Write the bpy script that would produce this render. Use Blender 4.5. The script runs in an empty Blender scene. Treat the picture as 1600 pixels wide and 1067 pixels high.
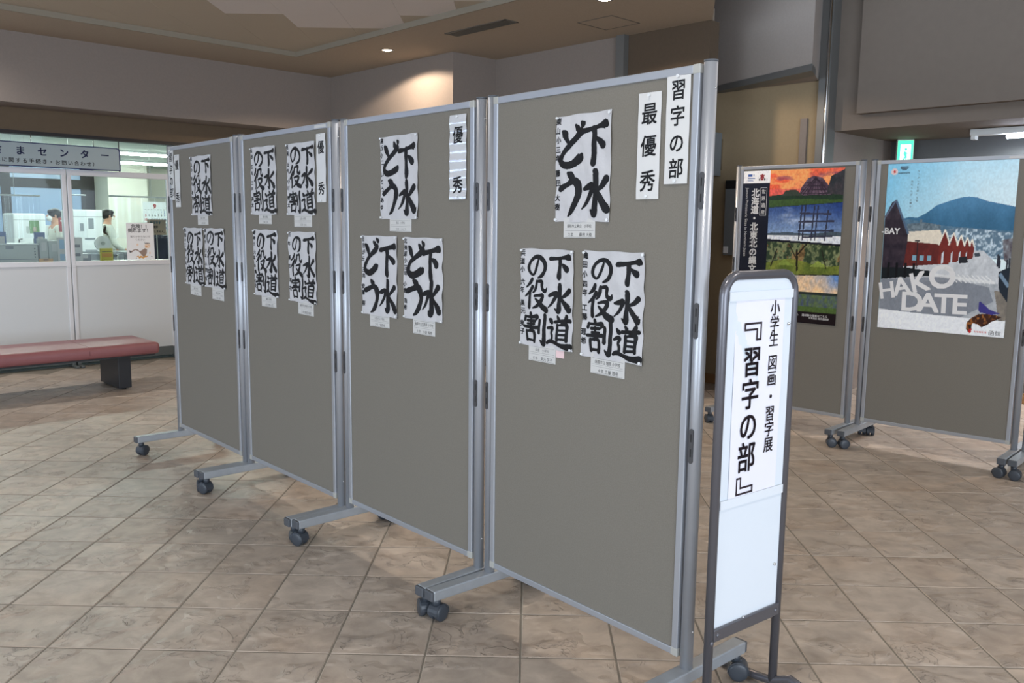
import bpy, bmesh, math, random
import numpy as np
from mathutils import Vector, Matrix
C = bpy.context.scene.collection
SC = bpy.context.scene
PI = math.pi
R_ = math.radians

# ------------------------------------------------------------------ camera
F_PX, PITCH, ROLL, EYE = 1338.8, .1344, -.0119, 1.36
cam_d = bpy.data.cameras.new('camera'); cam = bpy.data.objects.new('camera', cam_d); C.objects.link(cam)
cam_d.sensor_width = 36.0; cam_d.lens = F_PX / 1600 * 36.0; cam_d.clip_start = .05; cam_d.clip_end = 200
_f = Vector((0, math.cos(PITCH), -math.sin(PITCH))); _u = Vector((0, math.sin(PITCH), math.cos(PITCH))); _x = Vector((1, 0, 0))
_x2 = _x * math.cos(ROLL) - _u * math.sin(ROLL); _u2 = _x * math.sin(ROLL) + _u * math.cos(ROLL)
cam.matrix_world = Matrix(((_x2.x, _u2.x, -_f.x, 0), (_x2.y, _u2.y, -_f.y, 0), (_x2.z, _u2.z, -_f.z, EYE), (0, 0, 0, 1)))
SC.camera = cam
SC.view_settings.view_transform = 'Standard'; SC.view_settings.look = 'None'
SC.view_settings.exposure = 0.0; SC.view_settings.gamma = 1.0; SC.view_settings.use_curve_mapping = False

# ------------------------------------------------------------------ world and lights
W = bpy.data.worlds.new('daylight'); SC.world = W; W.use_nodes = True
W.node_tree.nodes['Background'].inputs[0].default_value = (.72, .84, 1.0, 1)
W.node_tree.nodes['Background'].inputs[1].default_value = 1.75

def lin(c):
    return tuple(((v / 255) / 12.92 if v / 255 <= .04045 else ((v / 255 + .055) / 1.055) ** 2.4) for v in c)
def light(name, kind, loc, energy, color, target=None, **kw):
    d = bpy.data.lights.new(name, kind); d.energy = energy; d.color = color
    for k, v in kw.items(): setattr(d, k, v)
    o = bpy.data.objects.new(name, d); C.objects.link(o); o.location = loc
    if target is not None:
        o.rotation_euler = (Vector(target) - Vector(loc)).to_track_quat('-Z', 'Y').to_euler()
    return o
# room frame: U runs along the left wall (away), N towards the left wall
ANG = R_(43.95)
U = Vector((math.cos(ANG), math.sin(ANG))); N = Vector((-math.sin(ANG), math.cos(ANG)))
def SW(s, w, z=0.0):
    p = U * s + N * w
    return Vector((p.x, p.y, z))
WARM = (1.0, .80, .60)
HALL = (1.0, .93, .85)
# warm downlights of the low ceiling strip
for i, (x, y) in enumerate([(-1.149, 7.952), (.608, 6.136)]):
    light('downlight_lamp', 'SPOT', (x, y, 2.890), 95, WARM, (x, y, 0), spot_size=R_(154), spot_blend=.16, shadow_soft_size=.05)
for (x, y) in [tuple(SW(1.2, 7.9)[:2]), tuple(SW(-1.4, 7.9)[:2])]:  # unseen fill lamps added to brighten the bench and partition area
    light('bench_fill', 'SPOT', (x, y, 2.890), 125, (1.0, .94, .88), (x, y, 0), spot_size=R_(160), spot_blend=.8, shadow_soft_size=.05)
# hall ceiling lamps above and behind the camera
for (x, y, e) in [(-.75, 4.2, 75), (-.1, 1.5, 75), (-2.6, 2.0, 36), (2.2, 2.0, 85), (.6, -1.2, 30), (-1.6, -1.6, 20), (1.9, 4.1, 30)]:
    light('hall_lamp', 'SPOT', (x, y, 2.93), e, HALL, (x, y, 0), spot_size=R_(162), spot_blend=1.0, shadow_soft_size=.09)
# passage behind the rear boards: white tube and a warm lamp under its low ceiling
pt = SW(7.05, 1.74); light('passage_tube_lamp', 'AREA', (pt.x, pt.y, 2.03), 34, (.90, .95, 1.0), (pt.x, pt.y, 0), shape='RECTANGLE', size=.05, size_y=1.0)
pt = SW(7.1, .9); light('passage_lamp', 'SPOT', (pt.x, pt.y, 2.10), 120, (1.0, .74, .56), (pt.x, pt.y, 0), spot_size=R_(150), spot_blend=.3, shadow_soft_size=.04)
# daylight through the glazed front behind and to the left of the camera
light('front_glazing', 'AREA', (2.6, -4.6, 1.6), 290, (.80, .89, 1.0), (.4, 3.0, 1.3), shape='RECTANGLE', size=5.0, size_y=2.4)
light('side_glazing', 'AREA', (-5.6, -2.4, 1.6), 205, (.78, .89, 1.0), (-1.0, 5.0, 1.2), shape='RECTANGLE', size=4.0, size_y=2.4)

# ------------------------------------------------------------------ materials
def nodes_of(m):
    m.use_nodes = True; nt = m.node_tree
    return nt, nt.nodes, nt.links, nt.nodes['Principled BSDF']
_mats = {}
def mat(name, col, rough=.6, metal=0.0, var=.0, vscale=20, bump=0.0, bscale=80, spec=.5, emis=None, estr=0, coat=0, var_col=None, stretch=None):
    if name in _mats: return _mats[name]
    m = bpy.data.materials.new(name); nt, nd, lk, bs = nodes_of(m)
    c = lin(col)
    bs.inputs['Base Color'].default_value = (*c, 1); bs.inputs['Roughness'].default_value = rough
    bs.inputs['Metallic'].default_value = metal; bs.inputs['Specular IOR Level'].default_value = spec
    bs.inputs['Coat Weight'].default_value = coat
    if emis:
        bs.inputs['Emission Color'].default_value = (*lin(emis), 1); bs.inputs['Emission Strength'].default_value = estr
    tc = nd.new('ShaderNodeTexCoord'); mp = nd.new('ShaderNodeMapping'); lk.new(tc.outputs['Object'], mp.inputs[0])
    if stretch: mp.inputs['Scale'].default_value = stretch
    if var or var_col:
        n = nd.new('ShaderNodeTexNoise'); n.inputs['Scale'].default_value = vscale; n.inputs['Detail'].default_value = 5
        lk.new(mp.outputs[0], n.inputs['Vector'])
        r = nd.new('ShaderNodeValToRGB'); r.color_ramp.elements[0].position = .3; r.color_ramp.elements[1].position = .7
        c2 = lin(var_col) if var_col else tuple(min(1, v * (1 + var)) for v in c)
        c1 = c if var_col else tuple(v * (1 - var) for v in c)
        r.color_ramp.elements[0].color = (*c1, 1); r.color_ramp.elements[1].color = (*c2, 1)
        lk.new(n.outputs['Fac'], r.inputs[0]); lk.new(r.outputs[0], bs.inputs['Base Color'])
    if bump:
        n = nd.new('ShaderNodeTexNoise'); n.inputs['Scale'].default_value = bscale; n.inputs['Detail'].default_value = 4
        lk.new(mp.outputs[0], n.inputs['Vector'])
        b = nd.new('ShaderNodeBump'); b.inputs['Strength'].default_value = bump; b.inputs['Distance'].default_value = .004
        lk.new(n.outputs['Fac'], b.inputs['Height']); lk.new(b.outputs[0], bs.inputs['Normal'])
    _mats[name] = m; return m

def tile_material():
    m = bpy.data.materials.new('slate_tile'); nt, nd, lk, bs = nodes_of(m)
    g = nd.new('ShaderNodeNewGeometry')
    # rotate into the tile grid, one random value per cell
    rot = nd.new('ShaderNodeMapping'); rot.vector_type = 'TEXTURE'
    rot.inputs['Location'].default_value = (GX, GY, 0); rot.inputs['Rotation'].default_value = (0, 0, GTH)
    rot.inputs['Scale'].default_value = (TP, TP, TP); lk.new(g.outputs['Position'], rot.inputs[0])
    fl = nd.new('ShaderNodeVectorMath'); fl.operation = 'FLOOR'; lk.new(rot.outputs[0], fl.inputs[0])
    mul = nd.new('ShaderNodeVectorMath'); mul.operation = 'MULTIPLY'; mul.inputs[1].default_value = (1, 1, 0); lk.new(fl.outputs[0], mul.inputs[0])
    wn = nd.new('ShaderNodeTexWhiteNoise'); wn.noise_dimensions = '3D'; lk.new(mul.outputs[0], wn.inputs['Vector'])
    # shifted texture space per tile
    sh = nd.new('ShaderNodeVectorMath'); sh.operation = 'MULTIPLY_ADD'; lk.new(wn.outputs['Color'], sh.inputs[0]); sh.inputs[1].default_value = (9, 9, 9); st_ = nd.new('ShaderNodeVectorMath'); st_.operation = 'MULTIPLY'; st_.inputs[1].default_value = (1, 1.1, 1); lk.new(g.outputs['Position'], st_.inputs[0]); lk.new(st_.outputs[0], sh.inputs[2])
    n1 = nd.new('ShaderNodeTexNoise'); n1.inputs['Scale'].default_value = 11; n1.inputs['Detail'].default_value = 8; n1.inputs['Roughness'].default_value = .58; n1.inputs['Distortion'].default_value = .4
    lk.new(sh.outputs[0], n1.inputs['Vector'])
    r = nd.new('ShaderNodeValToRGB'); e = r.color_ramp.elements
    e[0].position = .25; e[0].color = (*lin((146, 135, 124)), 1); e[1].position = .78; e[1].color = (*lin((190, 177, 163)), 1)
    x = e.new(.5); x.color = (*lin((169, 157, 145)), 1)
    lk.new(n1.outputs['Fac'], r.inputs[0])
    hs = nd.new('ShaderNodeHueSaturation'); lk.new(r.outputs[0], hs.inputs['Color'])
    mr = nd.new('ShaderNodeMapRange'); mr.inputs['To Min'].default_value = .90; mr.inputs['To Max'].default_value = 1.10
    lk.new(wn.outputs['Value'], mr.inputs['Value']); lk.new(mr.outputs[0], hs.inputs['Value'])
    hs.inputs['Saturation'].default_value = 1.0
    # rusty clouds
    n3 = nd.new('ShaderNodeTexNoise'); n3.inputs['Scale'].default_value = 2.3; n3.inputs['Detail'].default_value = 3; lk.new(sh.outputs[0], n3.inputs['Vector'])
    mx = nd.new('ShaderNodeMix'); mx.data_type = 'RGBA'; mx.blend_type = 'MULTIPLY'
    r3 = nd.new('ShaderNodeValToRGB'); r3.color_ramp.elements[0].position = .45; r3.color_ramp.elements[0].color = (1, 1, 1, 1); r3.color_ramp.elements[1].position = .75; r3.color_ramp.elements[1].color = (1, .90, .82, 1)
    lk.new(n3.outputs['Fac'], r3.inputs[0]); mx.inputs['Factor'].default_value = .7
    lk.new(hs.outputs[0], mx.inputs[6]); lk.new(r3.outputs[0], mx.inputs[7])
    # thin veins / ledges of the slate relief
    n2 = nd.new('ShaderNodeTexNoise'); n2.inputs['Scale'].default_value = 8; n2.inputs['Detail'].default_value = 6; n2.inputs['Roughness'].default_value = .6; n2.inputs['Distortion'].default_value = .9
    lk.new(sh.outputs[0], n2.inputs['Vector'])
    st = nd.new('ShaderNodeMath'); st.operation = 'MULTIPLY'; st.inputs[1].default_value = 6; lk.new(n2.outputs['Fac'], st.inputs[0])
    fr = nd.new('ShaderNodeMath'); fr.operation = 'FRACT'; lk.new(st.outputs[0], fr.inputs[0])
    ss = nd.new('ShaderNodeMapRange'); ss.interpolation_type = 'SMOOTHSTEP'; ss.inputs['From Min'].default_value = .0; ss.inputs['From Max'].default_value = .16
    lk.new(fr.outputs[0], ss.inputs['Value'])
    msk = nd.new('ShaderNodeMath'); msk.operation = 'MULTIPLY'; lk.new(ss.outputs[0], msk.inputs[0])
    n4 = nd.new('ShaderNodeTexNoise'); n4.inputs['Scale'].default_value = 6; lk.new(sh.outputs[0], n4.inputs['Vector'])
    r4 = nd.new('ShaderNodeMapRange'); r4.inputs['From Min'].default_value = .50; r4.inputs['From Max'].default_value = .60; lk.new(n4.outputs['Fac'], r4.inputs['Value'])
    lk.new(r4.outputs[0], msk.inputs[1])
    add = nd.new('ShaderNodeMath'); add.operation = 'MULTIPLY_ADD'; lk.new(msk.outputs[0], add.inputs[0]); add.inputs[1].default_value = .55; n1h = nd.new('ShaderNodeMath'); n1h.operation = 'MULTIPLY'; n1h.inputs[1].default_value = .28; lk.new(n1.outputs['Fac'], n1h.inputs[0]); lk.new(n1h.outputs[0], add.inputs[2])
    b = nd.new('ShaderNodeBump'); b.inputs['Strength'].default_value = .8; b.inputs['Distance'].default_value = .009; lk.new(add.outputs[0], b.inputs['Height'])
    vn = nd.new('ShaderNodeMapRange'); vn.inputs['From Min'].default_value = 0; vn.inputs['From Max'].default_value = .07; vn.inputs['To Min'].default_value = .76; vn.inputs['To Max'].default_value = 1.0
    lk.new(fr.outputs[0], vn.inputs['Value'])
    vm = nd.new('ShaderNodeMix'); vm.data_type = 'FLOAT'; lk.new(r4.outputs[0], vm.inputs['Factor']); vm.inputs[2].default_value = 1.0; lk.new(vn.outputs[0], vm.inputs[3])
    vc = nd.new('ShaderNodeVectorMath'); vc.operation = 'SCALE'; lk.new(mx.outputs[2], vc.inputs[0]); lk.new(vm.outputs[0], vc.inputs['Scale'])
    lk.new(b.outputs[0], bs.inputs['Normal']); lk.new(vc.outputs[0], bs.inputs['Base Color'])
    bs.inputs['Roughness'].default_value = .42; bs.inputs['Specular IOR Level'].default_value = .45
    return m

def color_attr_material(name, rough):
    m = bpy.data.materials.new(name); nt, nd, lk, bs = nodes_of(m)
    a = nd.new('ShaderNodeVertexColor'); a.layer_name = 'print'; lk.new(a.outputs[0], bs.inputs['Base Color'])
    bs.inputs['Roughness'].default_value = rough; bs.inputs['Specular IOR Level'].default_value = .35
    return m
def glass_material(name, tint, refl=1.0, haze=0.0):
    m = bpy.data.materials.new(name); m.use_nodes = True; nt = m.node_tree; nd = nt.nodes; lk = nt.links; nd.clear()
    o = nd.new('ShaderNodeOutputMaterial'); t = nd.new('ShaderNodeBsdfTransparent'); t.inputs[0].default_value = (*tint, 1)
    g = nd.new('ShaderNodeBsdfGlossy'); g.inputs['Roughness'].default_value = .03; g.inputs[0].default_value = (refl, refl, refl, 1)
    fz = nd.new('ShaderNodeFresnel'); fz.inputs[0].default_value = 1.45
    mx = nd.new('ShaderNodeMixShader'); lk.new(fz.outputs[0], mx.inputs[0]); lk.new(t.outputs[0], mx.inputs[1]); lk.new(g.outputs[0], mx.inputs[2])
    last = mx
    if haze:
        df = nd.new('ShaderNodeBsdfDiffuse'); df.inputs[0].default_value = (.8, .85, .88, 1)
        m2 = nd.new('ShaderNodeMixShader'); m2.inputs[0].default_value = haze; lk.new(mx.outputs[0], m2.inputs[1]); lk.new(df.outputs[0], m2.inputs[2]); last = m2
    lk.new(last.outputs[0], o.inputs[0]); return m

# floor grid
TP = .3042; GTH = -.0184; GX, GY = -4.8743 * TP, 8.5231 * TP
M = {}
M['tile'] = tile_material()
M['grout'] = mat('grout', (122, 116, 106), .9, var=.08)
M['felt'] = mat('felt_board', (121, 117, 109), .95, var=.07, vscale=260, bump=.12, bscale=500, spec=.1)
M['alu'] = mat('satin_aluminium', (172, 176, 183), .42, metal=.55, bump=.02, bscale=300)
M['alu_post'] = mat('aluminium_post', (176, 180, 187), .40, metal=.55, bump=.015, bscale=300)
M['foot'] = mat('grey_coated_foot', (166, 172, 178), .42, metal=.45, var=.05, vscale=30)
M['cap'] = mat('plastic_cap', (78, 82, 88), .5)
M['ivory'] = mat('corner_plastic', (168, 168, 163), .5)
M['wheel'] = mat('caster_plastic', (58, 64, 72), .38)
M['dark'] = mat('dark_metal', (82, 82, 84), .4, metal=.4)
M['black'] = mat('black_slot', (16, 16, 18), .6)
M['paper'] = mat('rice_paper', (191, 191, 194), .7, bump=.8, bscale=38, spec=.25)
M['strip'] = mat('laminated_paper', (208, 208, 207), .32, bump=.12, bscale=22, spec=.5)
M['glossy'] = mat('glossy_laminate', (200, 202, 206), .09, bump=.5, bscale=16, spec=.9, coat=.6)
M['card'] = mat('card_paper', (196, 196, 194), .7)
M['pink'] = mat('pink_card', (224, 196, 198), .7)
M['ink'] = mat('black_ink', (17, 17, 20), .55, spec=.3)
M['greyink'] = mat('grey_print', (95, 95, 98), .7)
M['pin'] = mat('clear_pin', (225, 228, 230), .15, spec=.8)
M['wall'] = mat('grey_beige_wallpaper', (137, 127, 120), .9, var=.03, vscale=60, bump=.15, bscale=160, spec=.15)
M['brown'] = mat('brown_wallpaper', (160, 142, 114), .9, var=.03, vscale=50, bump=.12, bscale=160, spec=.15)
M['darkwall'] = mat('dark_brown_panel', (92, 79, 66), .85, var=.03, vscale=40, bump=.08, bscale=120, spec=.15)
M['trim'] = mat('grey_metal_trim', (118, 118, 116), .45, metal=.4)
M['steel'] = mat('stainless_steel', (196, 196, 194), .18, metal=1)
M['ceil'] = mat('beige_ceiling', (166, 154, 139), .95, var=.03, vscale=60, bump=.2, bscale=140, spec=.1)
M['boardw'] = mat('grey_ceiling_board', (208, 202, 198), .95, var=.03, vscale=200, bump=.35, bscale=140, spec=.1)
M['boardb'] = mat('beige_ceiling_board', (178, 168, 152), .95, var=.03, vscale=200, bump=.35, bscale=140, spec=.1)
M['step'] = mat('ceiling_step', (140, 132, 118), .9)
M['skirt'] = mat('wood_skirting', (140, 104, 66), .6, var=.1, vscale=8, stretch=(1, 1, 8))
M['partition'] = mat('partition_panel', (200, 204, 206), .45, spec=.4)
M['pframe'] = mat('partition_frame', (214, 215, 218), .35, metal=.15)
M['kick'] = mat('kick_plate', (86, 92, 92), .5)
M['glass'] = glass_material('window_glass', (.93, .96, .95))
M['vinyl'] = glass_material('clear_vinyl', (.95, .965, .98), .7, .025)
M['darkglass'] = glass_material('upper_glass', (.93, .96, .95))
M['red'] = mat('red_leather', (138, 88, 90), .36, var=.04, vscale=14, bump=.05, bscale=200, spec=.5)
M['redseam'] = mat('seam_red', (96, 48, 50), .6)
M['blackleg'] = mat('black_laminate', (36, 38, 42), .45)
M['tube'] = mat('sign_tube', (104, 104, 110), .3, metal=.5, spec=.5)
M['signboard'] = mat('white_sign_board', (224, 232, 240), .4)
M['signpaper'] = mat('sign_paper', (236, 236, 246), .55, bump=.06, bscale=14)
M['signink'] = mat('sign_ink', (38, 24, 34), .6)
M['tape'] = mat('white_tape', (226, 233, 240), .35)
M['soffit'] = mat('grey_soffit', (118, 108, 99), .85, var=.02, bump=.1, bscale=160, spec=.2)
M['offwall'] = mat('office_wall', (226, 224, 212), .85)
M['offceil'] = mat('office_ceiling', (214, 222, 214), .9)
M['winframe'] = mat('dark_window_frame', (34, 29, 29), .5)
M['winpane'] = mat('dusk_pane', (118, 140, 164), .25, emis=(96, 118, 146), estr=.7)
M['tubelight'] = mat('fluorescent_tube', (255, 255, 255), .5, emis=(240, 255, 246), estr=65)
M['lamp'] = mat('lamp_glow', (255, 250, 235), .5, emis=(255, 236, 205), estr=12)
M['offwhite'] = mat('machine_white', (222, 226, 226), .45)
M['machine'] = mat('machine_grey', (176, 182, 178), .5)
M['mgrey'] = mat('mid_grey_plastic', (120, 126, 130), .5)
M['blue'] = mat('blue_binder', (86, 108, 150), .6)
M['navy'] = mat('navy_cloth', (26, 34, 52), .85, var=.2, vscale=12)
M['skin'] = mat('skin', (206, 158, 132), .6)
M['hair'] = mat('black_hair', (26, 22, 22), .5, bump=.4, bscale=60)
M['shirt'] = mat('white_shirt', (222, 224, 214), .8)
M['cardboard'] = mat('cardboard', (166, 150, 132), .85)
M['white'] = mat('plain_white', (236, 238, 240), .6)
M['green'] = mat('green_display', (84, 120, 66), .5)
M['redthing'] = mat('red_plastic', (160, 50, 48), .5)
M['orange'] = mat('orange_print', (214, 160, 90), .7)
M['lightblue'] = mat('light_blue_print', (140, 176, 206), .7)
M['navyprint'] = mat('navy_print', (24, 34, 86), .6)
M['signgrey'] = mat('grey_sign_face', (158, 172, 176), .55)
M['exit'] = mat('exit_green', (60, 210, 150), .5, emis=(70, 230, 165), estr=1.6)
M['exitw'] = mat('exit_white', (235, 255, 245), .5, emis=(225, 255, 240), estr=2.2)
M['redprint'] = mat('red_print', (206, 70, 62), .7)
M['yellow'] = mat('yellow_print', (214, 200, 90), .7)
M['brownprint'] = mat('taupe_print', (150, 130, 118), .7)
M['skinprint'] = mat('skin_print', (238, 214, 194), .7)
M['vent'] = mat('vent_metal', (92, 88, 80), .6)
M['bluelogo'] = mat('blue_print', (60, 96, 170), .7)
M['whiteprint'] = mat('white_print', (232, 232, 232), .5)
M['poster'] = color_attr_material('poster_print', .28)

# ------------------------------------------------------------------ mesh helpers
class MB:
    def __init__(s): s.v = []; s.f = []; s.mi = []; s.cur = 0; s.smooth = []; s.sm = False
    def add(s, vs, fs):
        b = len(s.v); s.v += [tuple(v) for v in vs]
        for f in fs: s.f.append([b + i for i in f]); s.mi.append(s.cur); s.smooth.append(s.sm)
        return s
    def box(s, x0, x1, y0, y1, z0, z1, bev=0.0):
        if bev <= 0:
            vs = [(x, y, z) for z in (z0, z1) for y in (y0, y1) for x in (x0, x1)]
            return s.add(vs, [(0, 2, 3, 1), (4, 5, 7, 6), (0, 1, 5, 4), (2, 6, 7, 3), (0, 4, 6, 2), (1, 3, 7, 5)])
        b = min(bev, (x1 - x0) * .49, (y1 - y0) * .49, (z1 - z0) * .49)
        bm = bmesh.new(); bmesh.ops.create_cube(bm, size=1)
        bmesh.ops.scale(bm, vec=(x1 - x0, y1 - y0, z1 - z0), verts=bm.verts)
        bmesh.ops.translate(bm, vec=((x0 + x1) / 2, (y0 + y1) / 2, (z0 + z1) / 2), verts=bm.verts)
        bmesh.ops.bevel(bm, geom=bm.edges[:], offset=b, segments=2, profile=.5, affect='EDGES')
        bm.verts.ensure_lookup_table()
        s.add([v.co[:] for v in bm.verts], [[v.index for v in f.verts] for f in bm.faces]); bm.free(); return s
    def tube(s, pts, r, n=12, cap=True, flat=None):
        pts = [Vector(p) for p in pts]; rs = r if isinstance(r, (list, tuple)) else [r] * len(pts)
        rings = []; prev = None
        for i, p in enumerate(pts):
            t = (pts[min(i + 1, len(pts) - 1)] - pts[max(i - 1, 0)]).normalized()
            if prev is None:
                a = Vector((0, 0, 1)) if abs(t.z) < .9 else Vector((1, 0, 0)); x = t.cross(a).normalized()
            else: x = (prev - t * prev.dot(t)).normalized()
            prev = x; y = t.cross(x)
            rings.append([p + (x * math.cos(2 * PI * k / n) + y * math.sin(2 * PI * k / n)) * rs[i] for k in range(n)])
        vs = [v for rg in rings for v in rg]; fs = []
        for i in range(len(pts) - 1):
            for k in range(n): fs.append((i * n + k, i * n + (k + 1) % n, (i + 1) * n + (k + 1) % n, (i + 1) * n + k))
        sm = s.sm; s.sm = True; b0 = len(s.v); s.add(vs, fs); s.sm = sm
        if cap:
            L = len(pts) - 1; s.f.append([b0 + k for k in range(n)][::-1]); s.mi.append(s.cur); s.smooth.append(False)
            s.f.append([b0 + L * n + k for k in range(n)]); s.mi.append(s.cur); s.smooth.append(False)
        return s
    def cyl(s, a, b, r, n=16): return s.tube([a, b], r, n)
    def prism(s, poly, z0, z1):   # poly: list of (x,y) CCW
        n = len(poly); vs = [(p[0], p[1], z0) for p in poly] + [(p[0], p[1], z1) for p in poly]
        fs = [list(range(n))[::-1], list(range(n, 2 * n))] + [(i, (i + 1) % n, n + (i + 1) % n, n + i) for i in range(n)]
        return s.add(vs, fs)
    def slab(s, poly, y0, y1):    # poly in xz, extruded in y
        n = len(poly); vs = [(p[0], y0, p[1]) for p in poly] + [(p[0], y1, p[1]) for p in poly]
        fs = [list(range(n)), list(range(n, 2 * n))[::-1]] + [((i + 1) % n, i, n + i, n + (i + 1) % n) for i in range(n)]
        return s.add(vs, fs)
    def ball(s, c, r, seg=12, rings=8):
        rr = r if isinstance(r, (tuple, list)) else (r, r, r); vs = [(c[0], c[1], c[2] - rr[2])]; fs = []
        for i in range(1, rings):
            th = PI * i / rings
            for k in range(seg):
                a = 2 * PI * k / seg; vs.append((c[0] + rr[0] * math.sin(th) * math.cos(a), c[1] + rr[1] * math.sin(th) * math.sin(a), c[2] - rr[2] * math.cos(th)))
        vs.append((c[0], c[1], c[2] + rr[2])); L = len(vs) - 1
        for k in range(seg):
            fs.append((0, 1 + (k + 1) % seg, 1 + k)); fs.append((L, L - seg + k, L - seg + (k + 1) % seg))
        for i in range(rings - 2):
            for k in range(seg):
                a = 1 + i * seg + k; b = 1 + i * seg + (k + 1) % seg; fs.append((a, b, b + seg, a + seg))
        sm = s.sm; s.sm = True; s.add(vs, fs); s.sm = sm; return s
    def mesh(s, name, mats):
        me = bpy.data.meshes.new(name); me.from_pydata(s.v, [], s.f)
        for m in (mats if isinstance(mats, (list, tuple)) else [mats]): me.materials.append(m)
        me.polygons.foreach_set('material_index', s.mi); me.polygons.foreach_set('use_smooth', s.smooth)
        me.update(); return me
def link(name, me, parent=None, mw=None):
    o = bpy.data.objects.new(name, me); C.objects.link(o)
    if parent is not None: o.parent = parent
    if mw is not None:
        if parent is None: o.matrix_world = mw
        else: o.matrix_local = mw
    return o
def obj(name, mb, mats, parent=None, mw=None): return link(name, mb.mesh(name, mats), parent, mw)
def tag(o, label=None, cat=None, group=None, kind=None):
    if label: o['label'] = label
    if cat: o['category'] = cat
    if group: o['group'] = group
    if kind: o['kind'] = kind
    return o
def empty(name, mw, label, cat, group=None):
    o = bpy.data.objects.new(name, None); C.objects.link(o); o.empty_display_size = .1; o.matrix_world = mw
    return tag(o, label, cat, group)
def struct(name, mb, mats, parent=None, mw=None):
    o = obj(name, mb, mats, parent, mw)
    if parent is None: o['kind'] = 'structure'
    return o
def frame2(p, q=None, ang=None, z=0):
    """matrix with x axis from p to q (ground points), y = horizontal away, z up"""
    a = ang if ang is not None else math.atan2(q[1] - p[1], q[0] - p[0])
    return Matrix.Translation((p[0], p[1], z)) @ Matrix.Rotation(a, 4, 'Z')

# ------------------------------------------------------------------ lettering helpers
_gl = {}
def glyph(body, bold=0.0):
    bold = 0.0; k = (body, bold)
    if k not in _gl:
        c = bpy.data.curves.new('t', 'FONT'); c.body = body; c.size = 1; c.align_x = 'CENTER'; c.resolution_u = 3; c.offset = bold
        o = bpy.data.objects.new('t', c); C.objects.link(o)
        me = bpy.data.meshes.new_from_object(o.evaluated_get(bpy.context.evaluated_depsgraph_get()))
        _gl[k] = ([v.co[:2] for v in me.vertices], [list(p.vertices) for p in me.polygons])
        bpy.data.objects.remove(o); bpy.data.curves.remove(c); bpy.data.meshes.remove(me)
    return _gl[k]
def put(mb, body, cx, cz, size, fn, bold=0.0, sx=1.0, rot=0.0, shear=0.0):
    """text centred on cx,cz in the (x,z) plane, fn(x,z)->3d"""
    vs, fs = glyph(body); ca, sa = math.cos(rot), math.sin(rot)
    offs = [(0, 0)] if bold < .008 else [(-bold, -bold), (bold, -bold), (-bold, bold), (bold, bold), (0, 0)]
    if bold > .03: offs += [(0, bold * 1.3), (0, -bold * 1.3), (bold * 1.3, 0), (-bold * 1.3, 0)]
    for ox, oy in offs:
      out = []
      for x, y in vs:
        x += ox; y += oy; y -= .36; X = x * size * sx + shear * y * size; Y = y * size
        out.append(fn(cx + X * ca - Y * sa, cz + X * sa + Y * ca))
      mb.add(out, fs)
def column(mb, text, cx, z0, size, pitch, fn, bold=0.0, sx=1.0, shear=0.0, jit=0.0, rnd=None):
    z = z0
    for ch in text:
        if ch not in ' 　':
            j = (rnd.uniform(-jit, jit) * size, rnd.uniform(-jit, jit) * size) if rnd else (0, 0)
            put(mb, ch, cx + j[0], z + j[1], size, fn, bold, sx, 0, shear)
        z -= pitch * (.6 if ch == ' ' else 1)

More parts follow.
